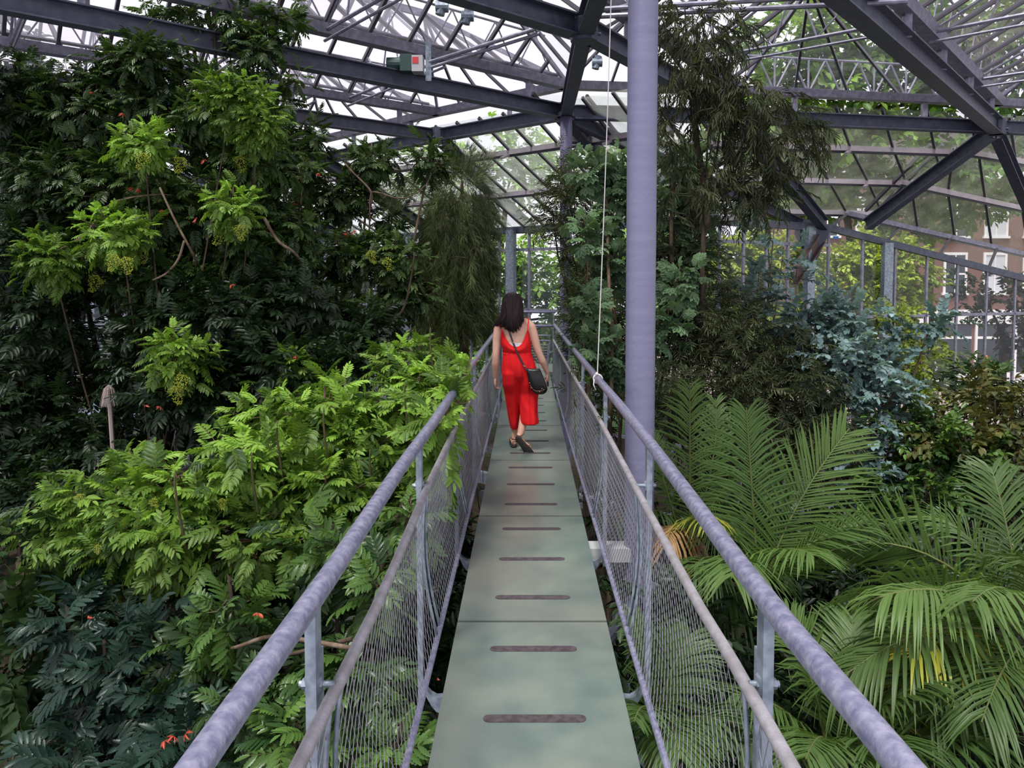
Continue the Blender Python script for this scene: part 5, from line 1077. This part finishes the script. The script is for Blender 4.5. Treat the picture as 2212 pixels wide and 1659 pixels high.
# ------------------------------------------------------------------ palms
PF = ((.030, .075, .018), (.12, .21, .045))
def frond(e, p0, p1, p2, width, npair=34, hue=0, side=None, droop=.35, vshape=.3, new=.5, name='frond', label=None, wl=.0085):
    """feather frond: rachis bends from p0 over p1 to p2, ribbon leaflets either side"""
    off = np.array(e.location); C_ = bez(p0, p1, p2, 60); T = Tmp(); npair = int(npair*1.3); width *= 1.2; Lr = float(np.sum(np.linalg.norm(np.diff(C_, axis=0), axis=1)))
    sd = nrm(side) if side is not None else None
    # rachis as thin square tube
    ks = list(range(0, 60, 5))+[59]; vs = []
    for i in ks:
        tg = nrm(C_[min(i+1, 59)]-C_[max(i-1, 0)]); x = nrm(np.cross(tg, sd if sd is not None else V3(0, 0, 1))); y = np.cross(tg, x); r = .011*(1-.8*i/59)+.0015
        vs += [C_[i]+x*r, C_[i]+y*r, C_[i]-x*r, C_[i]-y*r]
    T.add(vs, [(4*a+j, 4*a+(j+1) % 4, 4*(a+1)+(j+1) % 4, 4*(a+1)+j) for a in range(len(ks)-1) for j in range(4)], 1.5)
    for i in range(npair):
        f = .16+.83*i/npair; k = int(f*59); tg = nrm(C_[min(k+1, 59)]-C_[max(k-1, 0)])
        s = nrm(sd-tg*np.dot(sd, tg)) if sd is not None else nrm(np.cross(tg, V3(0, 0, 1))); nn = nrm(np.cross(s, tg))
        if nn[2] < 0: nn = -nn
        ll = width*(.55+.45*math.sin(math.pi*(.15+.8*i/npair)))*(1-.35*(i/npair)**3)
        for sg in (1, -1):
            d = s*sg*(1-.45*f)+tg*(.35+.6*f)+nn*vshape*.5+np.array([random.gauss(0, .05) for _ in range(3)]); d = nrm(d); L_ = ll*random.uniform(.9, 1.08)
            pts = [C_[k]+d*L_*t+V3(0, 0, -droop*L_*t*t*random.uniform(.8, 1.2)) for t in (0, .35, .7, 1)]
            wd = nrm(np.cross(d, nn)); w = [wl*.5, wl, wl*.8, .001]; fo = nn*.35
            L1 = [pts[j]+wd*w[j]+fo*w[j] for j in range(4)]; R1_ = [pts[j]-wd*w[j]+fo*w[j] for j in range(4)]
            t_ = random.uniform(0, .6)
            T.add(pts+L1+R1_, [(j, 4+j, 5+j, j+1) for j in range(3)]+[(j, j+1, 9+j, 8+j) for j in range(3)], t_)
    t = T.fin(); me = mesh_from(t['v']-off, t['f'], colors(t, np.array([new]), hue or 'palm')[0], name, M['leaf'])
    o = link(name, me, e)
    if label: o['label'] = label
    return o
PAL['palm'] = ((.028, .065, .018), (.15, .25, .06), (.20, .24, .08)); PAL['palmy'] = ((.10, .14, .02), (.45, .42, .05), (.35, .28, .06)); PAL['dry'] = ((.22, .12, .05), (.48, .28, .12), (.3, .2, .1))
def palm(name, label, u, v, Y, fr, trunk_r=.09):
    c = P3(u, v, Y=Y); e = empty(name, (c[0], c[1], 0), label=label, cat='palm')
    MB().tube([V3(c[0], c[1], z) for z in np.linspace(0, c[2], 12)], [trunk_r*(1+.12*(i % 2)) for i in range(12)], 12).build('trunk', M['barkd'], e, smooth=True)
    for q in fr:
        (u1, v1, Y1), (u2, v2, Y2) = q[0], q[1]; kw = q[2] if len(q) > 2 else {}
        frond(e, c+V3(random.uniform(-.05, .05), random.uniform(-.05, .05), 0), P3(u1, v1, Y=Y1), P3(u2, v2, Y=Y2), kw.pop('w', .42), **kw)
    return e
X_ = V3(1, -.25, 0); Zs = V3(0, -.5, 1)
palm('upright_palm', 'young palm with upright fronds just right of the big column', 1490, 1200, 6.0,
    [((1490, 960, 6.0), (1490, 830, 5.9), dict(w=.36, side=X_, new=.55, npair=30)), ((1440, 1050, 6.0), (1400, 930, 6.2), dict(w=.30, new=.4)), ((1560, 1000, 6.1), (1545, 860, 6.4), dict(w=.30, new=.5)),
     ((1460, 1080, 5.6), (1440, 1180, 5.2), dict(w=.3, hue='dry', new=.6, droop=1.1, npair=20, label='withered orange frond')), ((1540, 1040, 6), (1640, 1010, 5.8), dict(w=.34, new=.4)), ((1420, 1060, 5.8), (1380, 1120, 5.6), dict(w=.3, new=.35, droop=.7)), ((1520, 1050, 5.6), (1580, 1160, 5.2), dict(w=.34, new=.3, droop=.6)), ((1500, 1080, 5.5), (1540, 1130, 5.0), dict(w=.3, hue='palmy', new=.5, npair=16, label='yellowing frond', droop=.6))])
palm('tall_frond_palm', 'feather palm with two tall fronds crossing before the dark shrub', 1640, 1290, 5.2,
    [((1625, 1060, 5.2), (1612, 880, 5.1), dict(w=.42, side=X_, new=.25, npair=40)), ((1680, 1120, 5.1), (1835, 925, 5.3), dict(w=.48, side=V3(.75, -.2, -.7), new=.7, npair=44, droop=.15)), ((1560, 1130, 5.2), (1480, 1060, 5.2), dict(w=.4, new=.35)),
     ((1720, 1160, 4.9), (1880, 1120, 5.0), dict(w=.42, new=.4)), ((1560, 1180, 4.9), (1500, 1230, 4.7), dict(w=.4, new=.4, droop=.6)), ((1660, 1150, 4.9), (1760, 1200, 4.4), dict(w=.4, new=.55, droop=.5)), ((1600, 1150, 4.7), (1580, 1250, 4.2), dict(w=.4, new=.5, droop=.6)), ((1600, 1250, 5.0), (1490, 1360, 4.8), dict(w=.4, new=.15, droop=.6))])
palm('broad_frond_palm', 'large feather palm with broad arching fronds at the lower right', 2230, 1420, 4.6,
    [((2010, 1090, 4.8), (1770, 1200, 4.9), dict(w=.40, side=V3(0, -.2, 1), new=.55, npair=40, droop=-.02)), ((1980, 1120, 4.3), (1780, 1400, 4.3), dict(w=.46, side=V3(-.3, -.4, .8), new=.7, npair=44, droop=.5, wl=.0105)), ((2100, 1060, 4.9), (1960, 1130, 5.1), dict(w=.42, new=.5)),
     ((2100, 1220, 4.0), (1900, 1290, 3.8), dict(w=.44, new=.7, droop=.7, wl=.0105)), ((2050, 1260, 3.8), (1800, 1480, 3.7), dict(w=.42, new=.5, droop=.6, wl=.0105)), ((2180, 1120, 4.6), (2140, 1010, 4.9), dict(w=.42, new=.35)), ((2200, 1200, 4.2), (2100, 1300, 3.6), dict(w=.42, new=.6, droop=.6)),
     ((2280, 1180, 4.4), (2220, 1220, 4.0), dict(w=.42, new=.5)), ((2100, 1330, 4.0), (1960, 1420, 3.7), dict(w=.4, hue='palmy', new=.55, npair=20, label='frond turning yellow', droop=.6)), ((2150, 1300, 4.0), (2000, 1560, 3.6), dict(w=.42, new=.3, droop=.5)), ((2200, 1320, 3.8), (2120, 1560, 3.4), dict(w=.42, new=.3, droop=.5)), ((2080, 1330, 4.4), (1900, 1330, 4.6), dict(w=.4, new=.5, droop=.7))])
palm('low_palm', 'low feather palm with fanned fronds near the bottom right railing post', 1790, 1640, 3.9,
    [((1700, 1500, 3.8), (1580, 1500, 3.7), dict(w=.34, new=.5, droop=.5)), ((1760, 1440, 3.9), (1690, 1330, 4.1), dict(w=.38, new=.55)), ((1850, 1450, 3.9), (1840, 1330, 4.2), dict(w=.38, new=.45)), ((1900, 1500, 3.7), (2020, 1470, 3.6), dict(w=.38, new=.4)), ((1700, 1560, 3.6), (1600, 1620, 3.4), dict(w=.34, new=.5, droop=.5)),
     ((1850, 1560, 3.5), (1960, 1620, 3.2), dict(w=.38, new=.3, droop=.5)), ((1780, 1540, 3.5), (1740, 1640, 3.1), dict(w=.36, new=.45, droop=.5)), ((1900, 1420, 4), (1990, 1380, 4.2), dict(w=.38, hue='palmy', new=.3, npair=22, droop=.4, label='yellow streaked frond')), ((2000, 1560, 3.7), (2150, 1600, 3.5), dict(w=.4, new=.2, droop=.4))])
palm('rail_palm', 'narrow palm growing up between the deck and the right railing', 1420, 1600, 3.6,
    [((1400, 1440, 3.6), (1365, 1330, 3.7), dict(w=.24, new=.35, droop=.5)), ((1440, 1450, 3.6), (1490, 1370, 3.8), dict(w=.3, new=.3)), ((1390, 1480, 3.5), (1370, 1560, 3.1), dict(w=.22, new=.3, droop=.4)), ((1480, 1520, 3.5), (1560, 1560, 3.4), dict(w=.3, new=.25, droop=.5)), ((1440, 1500, 3.4), (1470, 1640, 3.1), dict(w=.26, new=.3, droop=.5))], .06)
# ------------------------------------------------------------------ outside: trees and the brick house across the street
def otree(label, blobs, pal, base, L=.7, den=1.35, nobj=20, n=4, **k):
    return plant('street_tree', 'tree', label, base, blobs, 'twig', pal, 'leaf', L=L, n=n, den=den, nobj=nobj, trunk=.14, mode='spray', spread=.8, fill=.5, stemk=1, faceup=.4, topnew=.3, fork=(float(np.mean([b[0] for b in blobs])), float(np.mean([b[1] for b in blobs]))+30, blobs[0][2]), **k)
otree('bright green tree outside behind the end of the walkway', [(1150, 600, 25, 60, 60, .6), (1120, 550, 25, 50, 50, .5), (1180, 660, 25, 50, 30, .3), (1100, 640, 25, 40, 50, .3)], 'out', P3(1150, 700, Y=26), L=.6)
otree('yellow green street tree left of the brown strut', [(1590, 580, 19.3, 60, 60, .9), (1650, 600, 19.3, 60, 60, .8), (1540, 620, 19.3, 50, 60, .8), (1720, 560, 19.5, 50, 60, .8), (1600, 540, 19.3, 60, 30, .9)], 'outy', P3(1620, 700, Y=19.8), L=.36)
otree('green street tree between the two flat wall posts', [(1840, 590, 20.6, 70, 60, .9), (1900, 640, 20.6, 70, 60, .7), (1820, 660, 20.6, 60, 60, .7), (1930, 560, 20.8, 60, 40, .8), (1980, 600, 21, 40, 50, .6), (1860, 540, 20.6, 70, 30, .9)], 'outy', P3(1860, 700, Y=21), L=.38)
otree('dark street tree low before the brick house', [(2130, 640, 24, 80, 40, .2), (2170, 700, 24, 80, 40, .15), (2200, 740, 24, 40, 40, .1)], 'outd', P3(2180, 700, Y=25), L=.45, den=.7)
otree('tall tree seen through the upper right roof glass', [(1700, 120, 22, 120, 100, .4), (1850, 60, 22, 140, 90, .35), (1980, 150, 22, 130, 100, .3), (1800, 220, 22, 130, 80, .4), (2100, 60, 21, 120, 90, .15), (2160, 200, 21, 120, 90, .15), (1900, 330, 22, 130, 70, .3), (1720, 330, 22, 110, 80, .4), (2080, 340, 21, 110, 60, .15), (1640, 250, 22, 70, 80, .4)], 'out', P3(1850, 700, Y=23.5), L=.8, den=1.1)
otree('leafy tree seen through the right sloped glass above the gusset plate', [(1780, 400, 23, 130, 60, .3), (1920, 420, 23, 120, 60, .25), (2060, 430, 23, 120, 60, .2), (1660, 420, 23, 90, 70, .4), (1560, 340, 23, 90, 70, .4), (1980, 500, 23, 80, 30, .35)], 'out', P3(1900, 700, Y=24.5), L=.6)
otree('dense green hedge tree low behind the far glass wall', [(1000, 760, 26, 160, 70, .25), (1180, 760, 26, 110, 50, .4), (1320, 640, 24, 120, 120, .3), (1450, 560, 24, 100, 100, .3), (1500, 700, 24, 100, 90, .3), (800, 720, 28, 160, 90, .2), (1400, 420, 26, 80, 80, .4)], 'out', P3(1180, 740, Y=27), L=.6)
otree('yellowing shrubs low outside the right glass wall', [(1700, 720, 23, 120, 60, .4), (1850, 760, 23, 110, 60, .35), (1960, 700, 23, 50, 60, .4), (1980, 800, 23, 60, 60, .25), (1620, 720, 23, 80, 60, .5)], 'outy', P3(1800, 740, Y=23.6), L=.5)
otree('pale tree seen through the hazy sloped glass on the left', [(1000, 380, 30, 90, 60, .4), (1120, 330, 30, 90, 50, .4), (1180, 400, 30, 80, 60, .4), (900, 440, 30, 90, 50, .4), (1280, 360, 30, 60, 60, .4)], 'out', P3(1050, 700, Y=31), L=.8, den=.8)
otree('dark trees added beyond the left glass wall to darken that side', [(40, 420, 20, 200, 150, .1), (-100, 200, 20, 200, 200, .1), (120, 640, 20, 200, 120, .1), (-60, 850, 20, 200, 150, .05)], 'outd', P3(-40, 700, Y=21), L=1.0)  # backdrop trees added to keep the left side dark
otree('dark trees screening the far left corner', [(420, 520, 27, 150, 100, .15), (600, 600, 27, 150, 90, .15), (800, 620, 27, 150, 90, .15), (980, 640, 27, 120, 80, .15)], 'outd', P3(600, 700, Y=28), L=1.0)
# brick house
M['brick'] = bpy.data.materials.new('brick'); M['brick'].use_nodes = True; nb = M['brick'].node_tree; bb = nb.nodes['Principled BSDF']; bb.inputs['Roughness'].default_value = .85
bt = nb.nodes.new('ShaderNodeTexBrick'); tcb = nb.nodes.new('ShaderNodeTexCoord'); mpb = nb.nodes.new('ShaderNodeMapping'); mpb.inputs['Rotation'].default_value = (math.pi/2, 0, 0)
bt.inputs['Color1'].default_value = (.13, .05, .04, 1); bt.inputs['Color2'].default_value = (.17, .07, .055, 1); bt.inputs['Mortar'].default_value = (.22, .17, .15, 1); bt.inputs['Scale'].default_value = 4.5
nb.links.new(tcb.outputs['Object'], mpb.inputs[0]); nb.links.new(mpb.outputs[0], bt.inputs['Vector']); nb.links.new(bt.outputs[0], bb.inputs['Base Color'])
M['white'] = mat('white_paint', (.75, .73, .70), .5); M['win'] = mat('window_glass', (.02, .025, .03), .1, 0, .7); M['curtain'] = mat('pale_curtain', (.55, .55, .58), .8)
M['roof'] = mat('dark_roof_tiles', (.07, .05, .05), .8)
def house(x0, x1, Y, label, top=CAMZ+5.2):
    e = empty('brick_house', ((x0+x1)/2, Y, 0), label=label, cat='house')
    g = MB(); g.box((x0, Y, 0), (x1, Y+8, top)); g.build('wall', M['brick'], e)
    g = MB(); g.box((x0-.2, Y-.25, top), (x1+.2, Y+8, top+.35)); g.build('cornice', M['white'], e)
    g = MB(); g.add([(x0, Y-.1, top+.35), (x1, Y-.1, top+.35), (x1, Y+8, top+.35), (x0, Y+8, top+.35), (x0, Y+4, top+3.4), (x1, Y+4, top+3.4)], [(0, 1, 5, 4), (3, 4, 5, 2), (0, 4, 3), (1, 2, 5)]); g.build('roof', M['roof'], e)
    g = MB(); g.box((x0, Y-.12, 3.35), (x1, Y, 4.1)); g.build('fascia', M['white'], e)
    g = MB(); g.box((x0, Y-.06, .0), (x1, Y, .5)); g.build('plinth', M['white'], e)
    w_ = 1.25; n = int((x1-x0-.6)/2.1)
    for i in range(n):
        xc = x0+1.1+i*2.1
        for z0, z1 in ((5.0, 7.0), (8.0, 9.9)):
            g = MB()
            for lo, hi in (((xc-w_/2, Y-.08, z0), (xc-w_/2+.12, Y+.02, z1)), ((xc+w_/2-.12, Y-.08, z0), (xc+w_/2, Y+.02, z1)), ((xc-w_/2-.08, Y-.14, z0-.12), (xc+w_/2+.08, Y+.02, z0)), ((xc-w_/2, Y-.08, z1), (xc+w_/2, Y+.02, z1+.14)), ((xc-w_/2, Y-.07, (z0+z1)/2-.04), (xc+w_/2, Y, (z0+z1)/2+.05)), ((xc-.03, Y-.07, z0), (xc+.03, Y, z1))): g.box(lo, hi)
            wf = g.build('window', M['white'], e); g = MB(); g.box((xc-w_/2+.1, Y-.04, z0), (xc+w_/2-.1, Y-.01, z1)); g.build('pane', M['win'] if (i+int(z0)) % 3 else M['curtain'], wf)
        g = MB()
        for lo, hi in (((xc-.95, Y-.1, .5), (xc-.83, Y, 3.35)), ((xc-.83, Y-.1, 2.55), (xc+.95, Y, 2.68)), ((xc-.83, Y-.1, .5), (xc+.95, Y, .75))): g.box(lo, hi)
        wf = g.build('shop_window', M['white'], e); g = MB(); g.box((xc-.83, Y-.05, .75), (xc+.95, Y-.01, 3.3)); g.build('pane', M['win'], wf)
    return e
house(14.6, 21.1, 39, 'brick house with white sash windows left half of the terrace across the street')
house(21.6, 34, 39.4, 'longer brick house with white shopfront across the street at the right')
# orange sign spot and blue tag
M['orange'] = mat('orange_flowers', (.8, .16, .04), .6); M['blue'] = mat('blue_tag', (.02, .16, .45), .5)
c_ = P3(2140, 800, Y=37.5); fl = empty('flower_box', (c_[0], c_[1], 0), label='orange flowers in front of the dark shop window', cat='flowers')
g = MB(); g.box((c_[0]-.45, c_[1]-.2, 0), (c_[0]+.45, c_[1]+.2, .45)); g.build('planter', M['white'], fl)
g = MB()
for i in range(60): g.ball(c_+V3(random.gauss(0, .22), random.gauss(0, .12), random.gauss(0, .28)), .07, n=5)
g.build('blossoms', M['orange'], fl, kind='stuff')
g = MB(); g.tube([V3(c_[0], c_[1], .4), c_], .03, 5); g.build('stem', M['stem'], fl)
g = MB(); c_ = P3(1805, 513, Y=17.1); g.box((c_[0]-.06, c_[1]-.02, c_[2]-.03), (c_[0]+.06, c_[1], c_[2]+.03)); tag(g.build('blue_tag', M['blue']), 'tiny blue tag on the glazing bar below the gusset plate', 'tag')
# dry fibrous clump among the left foliage
c_ = P3(235, 845, Y=7.0); g = MB()
for i in range(60):
    a = random.uniform(0, 6.3); r = random.uniform(.03, .10)
    g.tube([c_+V3(0, 0, .06), c_+V3(math.cos(a)*r*.5, math.sin(a)*r*.5, .02), c_+V3(math.cos(a)*r, math.sin(a)*r, -.14)], [.004, .004, .001], 4)
M['straw'] = mat('dry_straw', (.45, .36, .33), .8); g.tube([c_+V3(0, 0, .05), V3(c_[0], c_[1]+.3, 0)], .02, 6)
tag(g.build('dry_flower_head', M['straw']), 'pale drooping dry flower head before the grey duct', 'flower head')
print('FOLIAGE TRIS', NTRI[0], 'OBJECTS', len(bpy.data.objects))
